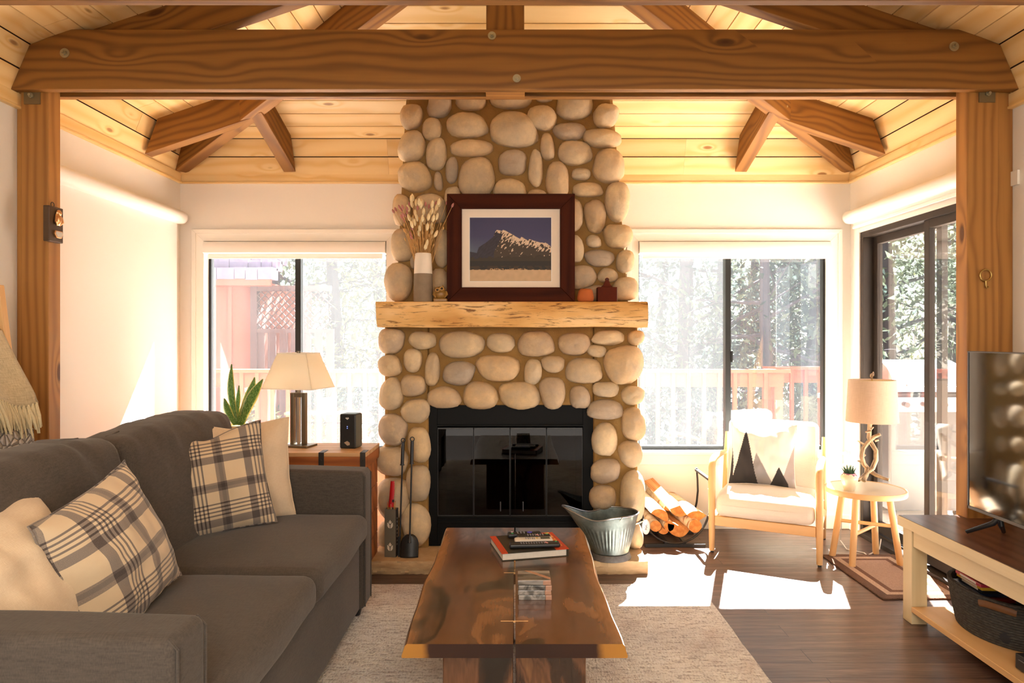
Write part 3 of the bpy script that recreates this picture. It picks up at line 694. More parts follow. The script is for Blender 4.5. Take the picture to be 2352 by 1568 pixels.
for x, y, r, h, lf, lb in ((X(505, 6.6), 7.5, 0.5, 2.3, LEAFY, 'pale flowering bush at the left end of the deck railing'), (X(700, 10), 10, 1.4, 2.2, LEAFA, 'bush behind the rail under the lattice fence'), (X(830, 10.5), 10.5, 1.5, 2.4, LEAFB, 'bush behind the rail right of the shade lamp'),
    (X(1540, 10), 10, 1.4, 2.2, LEAFB, 'bush behind the rail at the screened right window pane'), (X(1730, 9.5), 9.5, 1.2, 2.6, LEAFA, 'twiggy bush behind the rail corner'), (X(1880, 10), 10, 1.2, 2.2, LEAFB, 'bush under the dark tree at the window edge'), (X(2120, 10), 10, 1.5, 2.6, LEAFA, 'bush behind the rail seen through the sliding door'), (X(2250, 9.5), 9.5, 1.4, 2.4, LEAFY, 'bush beyond the deck corner on the right')):
    bush(x, y, r, h, lf, lb)
# a wooded hillside closes the view
def hz_(u, v):
    x = (u-0.5)*130; y = 24+v*26; return (x, y, -1+v*15+1.2*nz((x*0.12, y*0.12, 3))+0.5*nz((x*0.6, y*0.6, 1)))
s = S('wooded_hillside', 0.95, spec=0.1); v = s.objc(); s.base(s.ramp(s.noise(s.vm('MULTIPLY', v, (1, 1, 1)), 1.6, 6, 0.7), [(0.35, C('#38423c')), (0.5, C('#566055')), (0.62, C('#7c8072'))])); s.bump(s.noise(v, 2.5, 6), 1.0, 0.5)
mb = MB(); mb.grid(hz_, 60, 16); struct(obj('hillside', mb, s.m), 'hazy wooded hillside')
# gas grill on the deck
t = thing('gas_grill', 'silver gas grill on the deck behind the sliding door glass', 'grill', (3.2, 5.55, -0.05))
SIL = plain('stainless_steel', (0.6, 0.6, 0.6, 1), 0.25, 1); DKG = plain('grill_black', (0.02, 0.02, 0.02, 1), 0.4)
mb = MB(); pr = [(0.32*math.cos(a)*0.85, 0.95+0.24*math.sin(a)) for a in [PI*k/14 for k in range(15)]]
mb.prism([(5.55+p[0], p[1]) for p in pr], 2.92, 3.5, axis='x'); obj('lid', sub(mb, t), SIL, t)
mb = MB(); mb.cyl((3.0, 5.24, 1.0), (3.42, 5.24, 1.0), 0.012); obj('lid_handle', sub(mb, t), SIL, t)
mb = MB(); mb.box((2.9, 5.28, 0.8), (3.52, 5.82, 0.94)); obj('firebox', sub(mb, t), DKG, t, bevel=0.01)
mb = MB(); mb.box((2.9, 5.24, 0.8), (3.52, 5.28, 0.91)); cp = obj('control_panel', sub(mb, t), SIL, t)
for k in range(4):
    mb = MB(); mb.cyl((2.99+k*0.145, 5.24, 0.855), (2.99+k*0.145, 5.21, 0.855), 0.022); obj('knob', sub(mb, t), DKG, t)
for x0_ in (2.55, 3.54):
    mb = MB(); mb.box((x0_, 5.3, 0.86), (x0_+0.33, 5.78, 0.9)); obj('side_shelf', sub(mb, t), SIL, t, bevel=0.005)
mb = MB(); mb.box((2.92, 5.32, 0.02), (3.5, 5.8, 0.8)); obj('cabinet', sub(mb, t), DKG, t, bevel=0.005)
for a, b in ((2.96, 5.36), (3.46, 5.36), (2.96, 5.76), (3.46, 5.76)):
    mb = MB(); mb.cyl((a-0.012, b, 0.0), (a+0.012, b, 0.0), 0.035); obj('wheel', sub(mb, t), DKG, t)
# tan corner wall of the house outside the door
mb = MB(); mb.box((2.56, 5.045, -0.1), (2.68, 5.2, 2.9)); struct(obj('wall_outside', mb, plain('tan_stucco', C('#b8a68e'), 0.9, 0, 0.1, 40), smooth=0), 'tan outside corner of the house')
# ------------------------------------------------------------------ fireplace
def stone_mat():
    s = S('river_stone', 0.75, spec=0.25); v = s.wc(); r = s.rnd()
    n1 = s.noise(v, 9, 5, 0.6); n2 = s.noise(v, 45, 4, 0.6)
    base = s.ramp(r, [(0.0, C('#cfb48a')), (0.25, C('#d9c29c')), (0.5, C('#c2ad8c')), (0.72, C('#d2b48a')), (0.88, C('#b0a08c')), (1.0, C('#c4a67e'))])
    col = s.mix(s.ramp(n1, [(0.38, 0.0), (0.72, 0.6)]), base, C('#a3988a'))
    col = s.mix(s.ramp(n1, [(0.22, 0.7), (0.42, 0.0)]), col, C('#e2cba2'))
    col = s.hsv(col, s.ma('ADD', 0.88, s.ma('MULTIPLY', n2, 0.28)))
    s.base(col); s.bump(s.ma('ADD', s.ma('MULTIPLY', n1, 1.0), s.ma('MULTIPLY', n2, 0.35)), 0.45, 0.012); return s.m
STONE = stone_mat()
s = S('tan_mortar', 0.95, spec=0.1); v = s.objc(); s.base(s.mix(s.noise(v, 14, 5), C('#8a683c'), C('#ab8852'))); s.bump(s.noise(v, 70, 5, 0.7), 0.7, 0.008); MORTAR = s.m
fp = thing('stone_fireplace', 'tall river-stone fireplace and chimney on the back wall', 'fireplace', (X(1174, 4.2), 4.3, 0))
DL, DU = 4.20, 4.30
def inset_poly(): pass
# mortar core lower: two legs and lintel zone around the firebox
fx0, fx1, fz1 = X(985, DL), X(1362, DL), Z(935, DL)
cx0, cx1 = X(882, DL), X(1466, DL); ztl = Z(757, DL)+0.03
mb = MB()
mb.box((cx0, DL+0.01, 0.0), (fx0-0.005, YB, ztl)); mb.box((fx1+0.005, DL+0.01, 0.0), (cx1, YB, ztl)); mb.box((fx0-0.005, DL+0.01, fz1+0.01), (fx1+0.005, YB, ztl))
mb.prism([(X(905, DU), ztl-0.02), (X(1449, DU), ztl-0.02), (X(1410, DU), Z(240, DU)), (X(1402, DU), 3.02), (X(938, DU), 3.02), (X(930, DU), Z(240, DU))], DU+0.01, YB)
obj('mortar_core', sub(mb, fp), MORTAR, fp, smooth=0, bevel=0.02)
def stones(mb, lst, d, edgeL, edgeR):
    for bx in lst:
        x0, y0, x1, y1 = bx[:4]; cx, cy = (x0+x1)/2, (y0+y1)/2; a, b = (x1-x0)/2*d/F, (y1-y0)/2*d/F
        dp = min(0.085, 0.62*min(a, b)+0.018); edge = x0 < edgeL or x1 > edgeR
        if edge: dp = min(0.10, dp*1.35)
        ct = (X(cx, d), d+dp*0.12, Z(cy, d)); sd = R.uniform(0, 50); pw = R.uniform(2.2, 2.9); n, m = 22, 12; sh = R.uniform(-0.12, 0.12); sh2 = R.uniform(-0.15, 0.15)
        vs = []
        for j in range(m+1):
            th = PI*j/m
            for k in range(n):
                an = 2*PI*k/n; q = V(math.sin(th)*math.cos(an), math.cos(th), math.sin(th)*math.sin(an))
                e = (abs(q.x)**pw+abs(q.z)**pw+abs(q.y)**2.1)**(-1/pw) if True else 1
                e = min(e, 1.25); f = 1+0.10*nz(q, 1.3, sd)+0.035*nz(q, 3.5, sd)
                x, y, z = q.x*e*f, q.y*min(e, 1.1)*(1+0.12*nz(q, 2.0, sd+9)), q.z*e*f
                x += sh*z*(1 if abs(x) < 2 else 0); x *= 1+sh2*z
                vs.append((ct[0]+x*a*1.02, ct[1]+y*dp, ct[2]+z*b*1.02))
        wc = [(p[0], p[1], p[2]) for p in vs]
        mb.add(vs, [(j*n+k, (j+1)*n+k, (j+1)*n+(k+1) % n, j*n+(k+1) % n) for j in range(m) for k in range(n)], wc)
        if edge:                                                # the corner stones' neighbours round the side of the chimney
            sx = cx0+0.0 if cx < 1170 else cx1
            for q in range(1, 4):
                yy = d+0.05+q*0.155
                if yy > YB-0.06: break
                ex = (X(x0, d)+0.07) if cx < 1170 else (X(x1, d)-0.07)
                mb.ball((ex, yy, ct[2]+R.uniform(-.02, .02)), (0.07, 0.072, b*R.uniform(.8, 1)), 14, 9, fn=lambda dd: 1+0.1*nz(dd, 1.4, q))
UP = [(920,239,971,298),(982,205,1037,270),(1046,205,1116,253),(1125,200,1222,250),(970.5,271,1013.5,321),(1024,259,1119.5,315.6),(1125,256,1234.6,340),(916,301,977,371),(979,317,1025.5,390.6),(1033.5,320.4,1132,359.5),(915.5,371,991,441.6),(997,394.6,1017,437.6),(1023.6,361,1052,420),(1055,360,1136,456),(1021.5,429,1057,475),(1144,344,1208,402.5),(1134,410,1208,460),
(1210.6,243,1279,299),(1229,190,1272,235),(1278.4,200,1362,274),(1363.7,239,1421,293),(1270.4,282,1345,322),(1241,305,1273,367.5),(1339,297,1425,340),(1280,323.6,1359.7,379.4),(1214,342.7,1247,428),(1254.5,373,1307,455),(1362,341,1434,419),(1312.7,386.6,1357,413.7),(1315,419,1384.4,453.5),(1390,418,1446,509),(1213,435,1256,475),
(1290,456,1339,532),(1343,460,1391,535),(1346.4,539.4,1381,569.6),(1387,515,1452.5,570),(1297,539,1341,603),(1344,574,1410.5,613),(1415,574,1457.4,627.6),(1290,609,1369.4,664.5),(1373,615,1418,649),(1404.5,635.5,1466.3,690),(1335,655,1400,692),
(902,447,944,518),(950,445.5,1026.4,514.4),(898,524,953,599.6),(942,578,960,617),(997,526.4,1035,615),(884.3,604.8,949,693.5),(985,617,1035,690),(955,625,985,690),
(938,165,1010,225),(1016,140,1090,198),(1096,150,1180,195),(1190,140,1270,185),(1280,140,1340,195),(1345,150,1405,225),(1060,470,1120,520),(1140,480,1220,540),(1230,490,1290,560),(1060,540,1130,620),(1150,560,1240,640),(1070,630,1140,690),(1160,650,1230,692),(1240,590,1290,680)]
LOW = []
for q in ((78,35,230,190),(257,55,425,162),(438,55,705,215),(723,62,897,182),(915,55,1128,205),(1157,62,1347,200),(1362,47,1550,137),(1573,50,1672,138),(225,155,340,302),(355,185,445,380),(76,195,212,320),(465,235,652,378),(672,197,930,357),(950,222,1055,375),(1056,203,1195,305),(1203,213,1420,365),(1327,137,1445,208),(1433,140,1665,372),
 (83,330,225,527),(205,315,362,445),(370,388,570,515),(585,355,790,520),(806,357,1042,522),(1045,330,1200,520),(1225,380,1348,517),(1363,357,1517,450),(1533,380,1672,497),(213,460,383,608),(1330,465,1542,585),(1535,515,1680,705),(78,548,250,740),(257,627,386,838),(1357,603,1510,805),(1520,712,1662,870),(55,748,250,922),(1350,820,1528,965),(1343,980,1505,1125),(240,855,385,1075),(1527,895,1680,1200),(62,935,262,1180),(215,1092,388,1345),(66,1195,205,1348),(1570,1205,1668,1360),(1355,1150,1470,1345)):
    LOW.append((840+q[0]/2.6136, 740+q[1]/2.6136, 840+q[2]/2.6136, 740+q[3]/2.6136))
mb = MB(); stones(mb, UP, DU, 925, 1418); obj('chimney_stones', sub(mb, fp), STONE, fp, smooth=80)
mb = MB(); stones(mb, LOW, DL, 874, 1470); obj('surround_stones', sub(mb, fp), STONE, fp, smooth=80)
# mantel beam
mx0, mx1 = X(862, 4.05), X(1487, 4.05); mz0, mz1 = Z(752, 4.05), Z(692, 4.05)
mb = MB()
def mfn(u, v, side):
    x = mx0+(mx1-mx0)*u
    return x
ring = []
NS = 60
vs, wc = [], []
for i in range(NS+1):
    u = i/NS; x = mx0+(mx1-mx0)*u; w1 = 0.006*nz((x*4, 0, 1)); w2 = 0.008*nz((x*3, 5, 1)); sl = -0.004+0.008*u
    pr = [(4.05+0.012+w1, mz0+0.004+w2), (4.045+w1, mz0+0.03), (4.047+w2, mz0+0.08+w1), (4.052+w1, mz1-0.012), (4.062, mz1-0.001), (4.38, mz1), (4.38, mz0+0.002)]
    for p in pr: vs.append((x+(0.01*(mz1-p[1])/0.155 if i == 0 else 0)+(0.004 if i == NS else 0), p[0], p[1])); wc.append((x, p[1], p[0]))
k = 7
fs = [(i*k+j, i*k+(j+1) % k, (i+1)*k+(j+1) % k, (i+1)*k+j) for i in range(NS) for j in range(k)]+[tuple(range(k))[::-1], tuple(range(NS*k, NS*k+k))]
mb.add(vs, [f[::-1] for f in fs], wc)
s = S('hewn_pine_mantel', 0.55, spec=0.3); v = s.wc()
a = s.noise(s.vm('MULTIPLY', v, (7, 60, 30)), 1, 5, 0.7, 0.8); b = s.noise(s.vm('MULTIPLY', v, (2.5, 8, 8)), 1, 3)
col = s.ramp(b, [(0.3, C('#cc944c')), (0.5, C('#e6b874')), (0.7, C('#f2d09a'))])
col = s.mix(s.ramp(a, [(0.54, 0.0), (0.64, 0.85)]), col, C('#6a3b16')); s.base(col); s.bump(a, 0.5, 0.004)
obj('mantel', sub(mb, fp), s.m, fp, smooth=50)
# firebox
FBK = plain('firebox_black', (0.004, 0.004, 0.004, 1), 0.55, 0, 0, 20, 0, 0.15)
mb = MB(); y = DL+0.035; zb_ = 0.078
o1 = (fx0-0.02, fx1+0.02); gx0, gx1, gz0, gz1 = X(1003, DL), X(1340, DL), Z(1188, DL), Z(980, DL)
mb.box((o1[0], y, zb_), (gx0, y+0.02, fz1+0.03)); mb.box((gx1, y, zb_), (o1[1], y+0.02, fz1+0.03)); mb.box((gx0, y, gz1), (gx1, y+0.02, fz1+0.03)); mb.box((gx0, y, zb_), (gx1, y+0.02, gz0))
mb.box((gx0-0.004, y-0.012, gz1), (gx1+0.004, y, gz1+0.01)); mb.box((gx0, y-0.01, gz0-0.012), (gx1, y, gz0)); mb.box((gx0, y-0.01, gz0-0.045), (gx1, y, gz0-0.03))
obj('surround_panel', sub(mb, fp), FBK, fp, smooth=0, bevel=0.002)
mb = MB()
for q in ((gx0-.02, y+.02, gx0, YB-.1), (gx1, y+.02, gx1+.02, YB-.1)): mb.box((q[0], q[1], zb_), (q[2], q[3], gz1+.02))
mb.box((gx0, YB-.12, zb_), (gx1, YB-.1, gz1+.02)); mb.box((gx0, y+.02, zb_), (gx1, YB-.1, zb_+.02)); mb.box((gx0, y+.02, gz1), (gx1, YB-.1, gz1+.02))
obj('firebox_interior', sub(mb, fp), FBK, fp, smooth=0)
gp = [gx0+(gx1-gx0)*k/4 for k in range(5)]
for k in range(4):
    mb = MB(); a, b = gp[k]+0.002, gp[k+1]-0.002; mb.box((a, y+0.002, gz0+0.002), (b, y+0.006, gz1-0.012)); dp = obj('glass_door', sub(mb, fp), FIREGLASS, fp, smooth=0)
    mb = MB(); e = 0.0025
    mb.box((a, y-0.002, gz0), (a+e, y+0.008, gz1-.012)); mb.box((b-e, y-0.002, gz0), (b, y+0.008, gz1-.012)); mb.box((a, y-0.002, gz1-.018), (b, y+0.008, gz1-.010)); mb.box((a, y-0.002, gz0), (b, y+0.008, gz0+.004))
    obj('door_edge', sub(mb, fp), plain('dark_edge', (0.05, 0.05, 0.05, 1), 0.3, 0.5) if k == 0 else bpy.data.materials['dark_edge'], dp, smooth=0)
for k in (1, 2):
    x = gp[2]+(-0.06 if k == 1 else 0.08); mb = MB(); mb.cyl((x, y-0.018, gz0+0.035), (x, y-0.018, gz0+0.09), 0.004); mb.cyl((x, y-0.018, gz0+.04), (x, y+.003, gz0+.04), .003); mb.cyl((x, y-0.018, gz0+.085), (x, y+.003, gz0+.085), .003); obj('door_handle', sub(mb, fp), bpy.data.materials['dark_edge'], fp)
# hearth slab
s = S('tan_flagstone', 0.85, spec=0.2); v = s.objc(); n1 = s.noise(s.vm('MULTIPLY', v, (4, 4, 9)), 1, 5, 0.6); s.base(s.ramp(n1, [(0.3, C('#b08e66')), (0.55, C('#cdb088')), (0.75, C('#b89a74'))])); s.bump(s.noise(s.vm('MULTIPLY', v, (14, 14, 30)), 1, 4), 0.4, 0.01)
def hearth(x0, x1, seed):
    mb = MB(); nx, nv = 70, 8; yb_, zt_ = 4.2, 0.075
    def f(u, v):
        x = x0+(x1-x0)*u; e = v*0.072; yy = 3.955-0.012*abs(nz((x*16, e*40, seed)))-0.010*nz((x*38, e*60, seed))-0.006*math.sin(v*PI)
        return (x, yy, zt_-e if 0 < v < 1 else (zt_ if v == 0 else 0.0))
    mb.grid(lambda u, v: f(u, 1-v), nx, nv)
    top = [f(i/nx, 0) for i in range(nx+1)]
    mb.add(top+[(x1, 4.36, zt_), (x0, 4.36, zt_)], [tuple(range(nx+1))+(nx+1, nx+2)])
    for xx, flip in ((x0, 1), (x1, 0)):
        ed = [f(0 if xx == x0 else 1, j/nv) for j in range(nv+1)]; p = ed+[(xx, 4.9, 0), (xx, 4.9, zt_)]
        mb.add(p, [tuple(range(len(p)))[::-1] if flip else tuple(range(len(p)))])
    return mb
mb = hearth(X(848, 3.955), X(1488, 3.955), 2); obj('hearth_slab', sub(mb, fp), s.m, fp, smooth=25)
# ------------------------------------------------------------------ picture
py = 4.165; fr = thing('framed_picture', 'dark wood framed mountain photograph leaning on the mantel', 'picture', ((X(1027, py)+X(1320, py))/2, py, mz1))
x0, x1, z0, z1 = X(1027, py), X(1320, py), mz1+0.001, Z(446, py); t_ = X(1061, py)-X(1027, py)
mb = MB()
for poly in ([(x0, z0), (x0+t_, z0+t_), (x0+t_, z1-t_), (x0, z1)], [(x1, z0), (x1, z1), (x1-t_, z1-t_), (x1-t_, z0+t_)], [(x0, z1), (x0+t_, z1-t_), (x1-t_, z1-t_), (x1, z1)], [(x0, z0), (x1, z0), (x1-t_, z0+t_), (x0+t_, z0+t_)]):
    b = len(mb.v); mb.prism(poly, py-0.018, py+0.02)
    if abs(poly[0][0]-poly[1][0]) < 0.12 and poly[0][1] != poly[3][1] and abs(poly[0][1]-poly[3][1]) > 0.3 or poly[1][1] == z1:
        mb.w[b:] = [Vector((q.y, q.x, q.z)) for q in mb.w[b:]]
obj('frame', sub(mb, fr), WALN, fr, smooth=0, bevel=0.003)
mb = MB(); mb.box((x0+t_-.003, py+.002, z0+t_-.003), (x1-t_+.003, py+.006, z1-t_+.003)); obj('mat_board', sub(mb, fr), plain('cream_mat_board', C('#f0e2d0'), 0.8), fr, smooth=0)
ix0, ix1, iz0, iz1 = X(1079, py), X(1266, py), Z(645.5, py), Z(499.5, py)
# photograph: sky, snowy ridge, forest, frozen lake (crop pixels 158..1700 x 160..1365)
RG = [(158, 805), (290, 830), (330, 720), (470, 630), (600, 525), (640, 430), (672, 392), (720, 402), (770, 415), (785, 392), (830, 405), (980, 490), (1110, 565), (1135, 522), (1240, 585), (1290, 568), (1380, 600), (1480, 630), (1560, 640), (1600, 635), (1700, 715)]
def ridge(x):
    for a, b in zip(RG, RG[1:]):
        if a[0] <= x <= b[0]: return a[1]+(b[1]-a[1])*(x-a[0])/(b[0]-a[0])
    return 715
def photo(x, y):
    n = noise.noise(Vector((x*0.012, y*0.012, 0))); n2 = noise.noise(Vector(((x+y*0.75)*0.028, (y-x*0.75)*0.012, 3))); n3 = noise.noise(Vector((x*.05, y*.05, 7)))
    if y > 1150+4*math.sin(x*.05): return [c*(0.95+0.1*n) for c in C('#cdb08a')[:3]]
    if y > 1125 and 540 < x < 1260 and n3 > 0.1: return C('#c8a070')[:3]
    if y < ridge(x)+3*n3:
        f = min(1, max(0, (y-160)/650)); a, b = C('#38365a'), C('#4c5868'); k = max(0, f-0.55)*2.2*max(0.25, 1-x/900); return [a[i]*(1+0.25*f)*(1-k)+b[i]*1.4*k for i in range(3)]
    if y > 905+50*n+(x-900)*-0.03: 
        return C('#3a2408')[:3] if (y > 1075 and n > -.1) else (C('#1c1204')[:3] if y > 985 else C('#36270f')[:3])
    d = y-ridge(x); snow = C('#d8bfa4')[:3]; shade = C('#2c2430')[:3]; rock = C('#40301e')[:3]
    if x < 620 and x < 1000-y*0.4: return [c*(1+0.4*n2) for c in shade]
    lim = 720+(640-y)*0.15-(y-600)*0.35
    if x < lim and y < 950 and y > 400+0: 
        if not (x > 672+(y-392)*2.4 and False): 
            if d > 55-0.0*x: return [c*(1+0.5*n2) for c in shade]
    if x < 672+(y-400)*0.25 and d > 22 and y < 640: return [c*(1+0.5*n2) for c in shade]
    th = 0.35-min(1, max(0, (170-d*0.8)/170))*0.75+(0.25 if x > 1000 and d > 130 else 0)
    if d > 330: th += 0.2
    return snow if n2+0.5*n3 > th else rock
mb = MB(); nx, ny = 220, 172
mb.grid(lambda u, v: (ix0+(ix1-ix0)*u, py+0.0015, iz1+(iz0-iz1)*v), nx, ny, rnd=0.5)
cols = [photo(158+1542*(i/nx), 160+1205*(j/ny)) for j in range(ny+1) for i in range(nx+1)]
mb.f = [f[::-1] for f in mb.f]
s = S('printed_colours', 0.5, spec=0.4); s.base(s.n('Attribute', attribute_name='pc').outputs['Color']); PRINT = s.m
obj('photograph', sub(mb, fr), PRINT, fr, smooth=0, color=cols)
mb = MB(); mb.box((ix0-.004, py+.0016, iz0-.004), (ix1+.004, py+.003, iz1+.004)); obj('mat_bevel', sub(mb, fr), WHITE, fr, smooth=0)

# ------------------------------------------------------------------ sofa
SOFA = fabric('charcoal_sofa_fabric', C('#37322f'), C('#5c544c'), 330, 0.4, 0.9, 0.6, 0.15)
so = thing('sofa', 'charcoal fabric sofa along the left side with two seat cushions', 'sofa', (-1.2, 2.45, 0))
S0, S1, SFX, SBX, AT = 1.45, 3.42, -0.725, -1.80, 0.73
AW = 0.155
mb = MB(); mb.rbox(((SFX+SBX)/2-0.01, (S0+S1)/2, 0.225), (SFX-SBX-0.03, S1-S0-0.02, 0.35), 0.03, (0, 0, 0), 4)
obj('base', sub(mb, so), SOFA, so, smooth=60, weld=True)
mb = MB(); mb.rbox((SBX+0.13, (S0+S1)/2, 0.5), (0.24, S1-S0-0.02, 0.74), 0.05, (0, 0, 0), 4); obj('back_frame', sub(mb, so), SOFA, so, smooth=60, weld=True)
for a, b in ((S0, S0+AW), (S1-AW, S1)):
    mb = MB()
    def fn(q, a=a): 
        q = q.copy()
        if q.z > 0: q.z += 0.012*math.cos(min(1, abs(q.x)/0.5)*PI/2)
        return q
    mb.rbox(((SFX+SBX)/2, (a+b)/2, 0.395), (SFX-SBX, b-a, 0.665), 0.028, (0.004, 0.006, 0.0), 8, fn=fn)
    ar = obj('arm', sub(mb, so), SOFA, so, smooth=60, weld=True)
    mb = MB()
    for yy in (a+0.012, b-0.012):
        mb.tube([(SFX+0.001, yy, 0.08), (SFX+0.001, yy, AT-0.03), (SFX-0.02, yy, AT-0.006)], 0.0035, 6)
    obj('seam', sub(mb, so), SOFA, ar)
ym = 2.44
for a, b in ((S0+AW+0.002, ym-0.003), (ym+0.003, S1-AW-0.002)):
    mb = MB()
    def fn(q):
        q = q.copy(); q.z += 0.003*nz(q, 6, 3); q.x += 0.006*nz(q, 4, 8)*(1 if q.x > 0 else 0); return q
    mb.rbox(((SFX-1.52)/2+0.012, (a+b)/2, 0.468), (SFX+1.52+0.02, b-a, 0.13), 0.045, (0.012, 0.004, 0.022), 12, fn=fn)
    c_ = obj('seat_cushion', sub(mb, so), SOFA, so, smooth=70, weld=True)
# back cushions: plump, leaning, creased along the top
for idx, (a, b) in enumerate(((1.50, ym-0.002), (ym+0.012, S1-0.03))):
    mb = MB(); L = b-a; yc = (a+b)/2
    def fn(q, L=L, idx=idx):
        q = q.copy(); zz = q.z; u = q.y/(L/2)
        q.z += -0.008*abs(u)**3*(1 if zz > 0 else 0)+0.010*math.sin(u*2.2+idx)
        cre = nz((q.x*3, q.y*16+q.z*6, q.z*2), 1, 2+idx*7); cre2 = nz((q.x*4, q.y*34-q.z*8, 1), 1, 11)
        k = max(0, (zz+0.02)/0.26); q.x += (0.014*cre+0.006*cre2)*k; q.z += (0.008*cre2+0.006*cre)*k
        q.x += 0.008*nz(q, 3, 5)
        q.x += -0.10*(zz+0.28)/0.56                             # leans back
        return q
    mb.rbox((-1.42, yc, 0.755), (0.22, L, 0.52), 0.055, (0.035, 0.012, 0.010), 26, fn=fn)
    bc = obj('back_cushion', sub(mb, so), SOFA, so, smooth=80, weld=True)
    mb = MB(); pts = []
    for k in range(25):
        y = -L/2+0.07+(L-0.14)*k/24; q = fn(V(0.0, y, 0.26)); pts.append((q.x-1.42+0.002, yc+y, 0.755+q.z+0.002))
    mb.tube(pts, 0.0035, 6); obj('piping', sub(mb, so), SOFA, bc)
for x, y in ((SFX-0.06, S1-0.07), (SFX-0.06, S0+0.07), (SBX+0.08, S1-0.07), (SBX+0.08, S0+0.07)):
    mb = MB(); mb.lathe([(0.022, 0.0122 if x > -1 else 0), (0.03, 0.05), (0.03, 0.066)], (x, y, 0), 16); obj('foot', sub(mb, so), BLACKP, so)
# ------------------------------------------------------------------ cushions
def plaid(name, rot=0):
    s = S(name, 0.9, spec=0.15); v = s.wc(); x, y = s.sep(v)[:2]
    cream, grey, dark = C('#cdb89a'), C('#82776e'), C('#453c3a')
    th = s.noise(s.vm('MULTIPLY', v, (300, 300, 1)), 1, 2)
    def bands(t):
        t = s.ma('FRACT', s.ma('MULTIPLY', t, 1.75))
        def bd(a, b): return s.ma('MULTIPLY', s.ma('GREATER_THAN', t, a), s.ma('LESS_THAN', t, b))
        g = bd(0.05, 0.19); d = bd(0.10, 0.16); g2 = bd(0.50, 0.62)
        ln = s.ma('ADD', s.ma('ADD', bd(0.66, 0.685), bd(0.72, 0.745)), s.ma('ADD', bd(0.78, 0.805), bd(0.84, 0.865)))
        gg = s.ma('ADD', s.ma('MULTIPLY', g, 0.38), s.ma('MULTIPLY', d, 0.10)); gg = s.ma('ADD', gg, s.ma('MULTIPLY', g2, 0.42))
        return s.ma('ADD', gg, s.ma('MULTIPLY', ln, 0.5))
    f = s.ma('ADD', bands(x), bands(s.ma('ADD', y, 0.13))); f = s.ma('ADD', f, s.ma('MULTIPLY', s.ma('SUBTRACT', th, 0.5), s.ma('ADD', 0.10, s.ma('MULTIPLY', f, 0.7))))
    s.base(s.ramp(f, [(0.0, cream), (0.12, C('#c2ad90')), (0.42, grey), (0.95, dark)])); s.bump(th, 0.3, 0.002); s.b.inputs['Sheen Weight'].default_value = 0.3
    return s.m
PLAID = plaid('cream_grey_plaid'); LINEN = fabric('cream_linen', C('#c9b294'), C('#dccab0'), 260, 0.5, 0.95, 0.7, 0.3)
def pillow(label, c, size, thick, normal, up, mat, color=None, res=36, seed=0, dent=0.0, name='throw_pillow', cat='pillow'):
    """square pillow centred at c; front faces `normal`"""
    c, nn, up = Vector(c), Vector(normal).normalized(), Vector(up); rt = up.cross(nn).normalized(); up = nn.cross(rt)
    M = Matrix((rt, up, nn)).transposed().to_4x4(); M.translation = c
    t = thing(name, label, cat, c); mb = MB(); cols = []; hs = size/2
    for side in (1, -1):
        vs, wc = [], []
        for j in range(res+1):
            for i in range(res+1):
                u, v = -1+2*i/res, -1+2*j/res; 
                f = ((1-u**4)*(1-v**4))**0.5*(0.35+0.65*math.sqrt(max(0, (1-u*u)*(1-v*v))))
                wr = nz((u*2.2, v*2.2, side), 1.3, seed)*0.09*f+nz((u*6, v*2+u*3, side), 1, seed+5)*0.035*f
                edge = (abs(u)**3+abs(v)**3)
                x = u*hs*(1-0.075*(1-v*v)*abs(u)-0.0); y = v*hs*(1-0.075*(1-u*u)*abs(v))
                y -= dent*math.exp(-(u/0.35)**2)*max(0, v)**2
                z = side*thick/2*f*(1+wr*2.2)+0.02*nz((u*3, v*3, 5), 1, seed)*min(1, edge)
                vs.append((x, y, z)); wc.append((x/size*side+0.5*(side < 0), y/size, 0)); cols.append((u, v, side))
        mb.add(vs, [((j*(res+1)+i), (j*(res+1)+i+1), ((j+1)*(res+1)+i+1), ((j+1)*(res+1)+i))[::side] for j in range(res) for i in range(res)], wc, rnd=0.0, M=M)
    o = obj('cover', sub(mb, t), mat, t, smooth=70, color=[color(*q) for q in cols] if color else None)
    o.data.attributes  # keep
    mb = MB(); ring = []
    for a in range(4*18):
        k, f = divmod(a, 18); w = -1+2*f/18
        u, v = ((w, -1), (1, w), (-w, 1), (-1, -w))[k]
        y = v*hs*(1-0.075*(1-u*u)*abs(v)) - dent*math.exp(-(u/0.35)**2)*max(0, v)**2
        ring.append(M @ V(u*hs*(1-0.075*(1-v*v)*abs(u)), y, 0.02*nz((u*3, v*3, 5), 1, seed)))
    mb.tube(ring+[ring[0]], 0.003, 6, caps=False); obj('seam', sub(mb, t), mat, o if False else t, color=[color(0.9, 0.9, 1)]*len(mb.v) if color else None)
    return t
seat = 0.545
pillow('cream pillow tucked behind the plaid one at the far sofa end', (-1.27, 3.14, 0.75), 0.47, 0.15, (0.50, -0.85, 0.22), (-0.10, 0.12, 1), LINEN, seed=3, dent=0.02)
pillow('cream and grey plaid pillow at the far end of the sofa', (-1.29, 2.91, 0.755), 0.45, 0.17, (0.42, -0.90, 0.25), (-0.21, 0.12, 1), PLAID, seed=8, dent=0.03)
pillow('cream and grey plaid pillow at the near end of the sofa', (-1.19, 2.02, 0.73), 0.43, 0.19, (0.88, -0.10, 0.30), (-0.42, -0.22, 1), PLAID, seed=21)
pillow('cream pillow at the left frame edge against the near arm', (-1.31, 1.77, 0.71), 0.45, 0.20, (0.80, -0.15, 0.42), (-0.42, -0.1, 1), LINEN, seed=33)
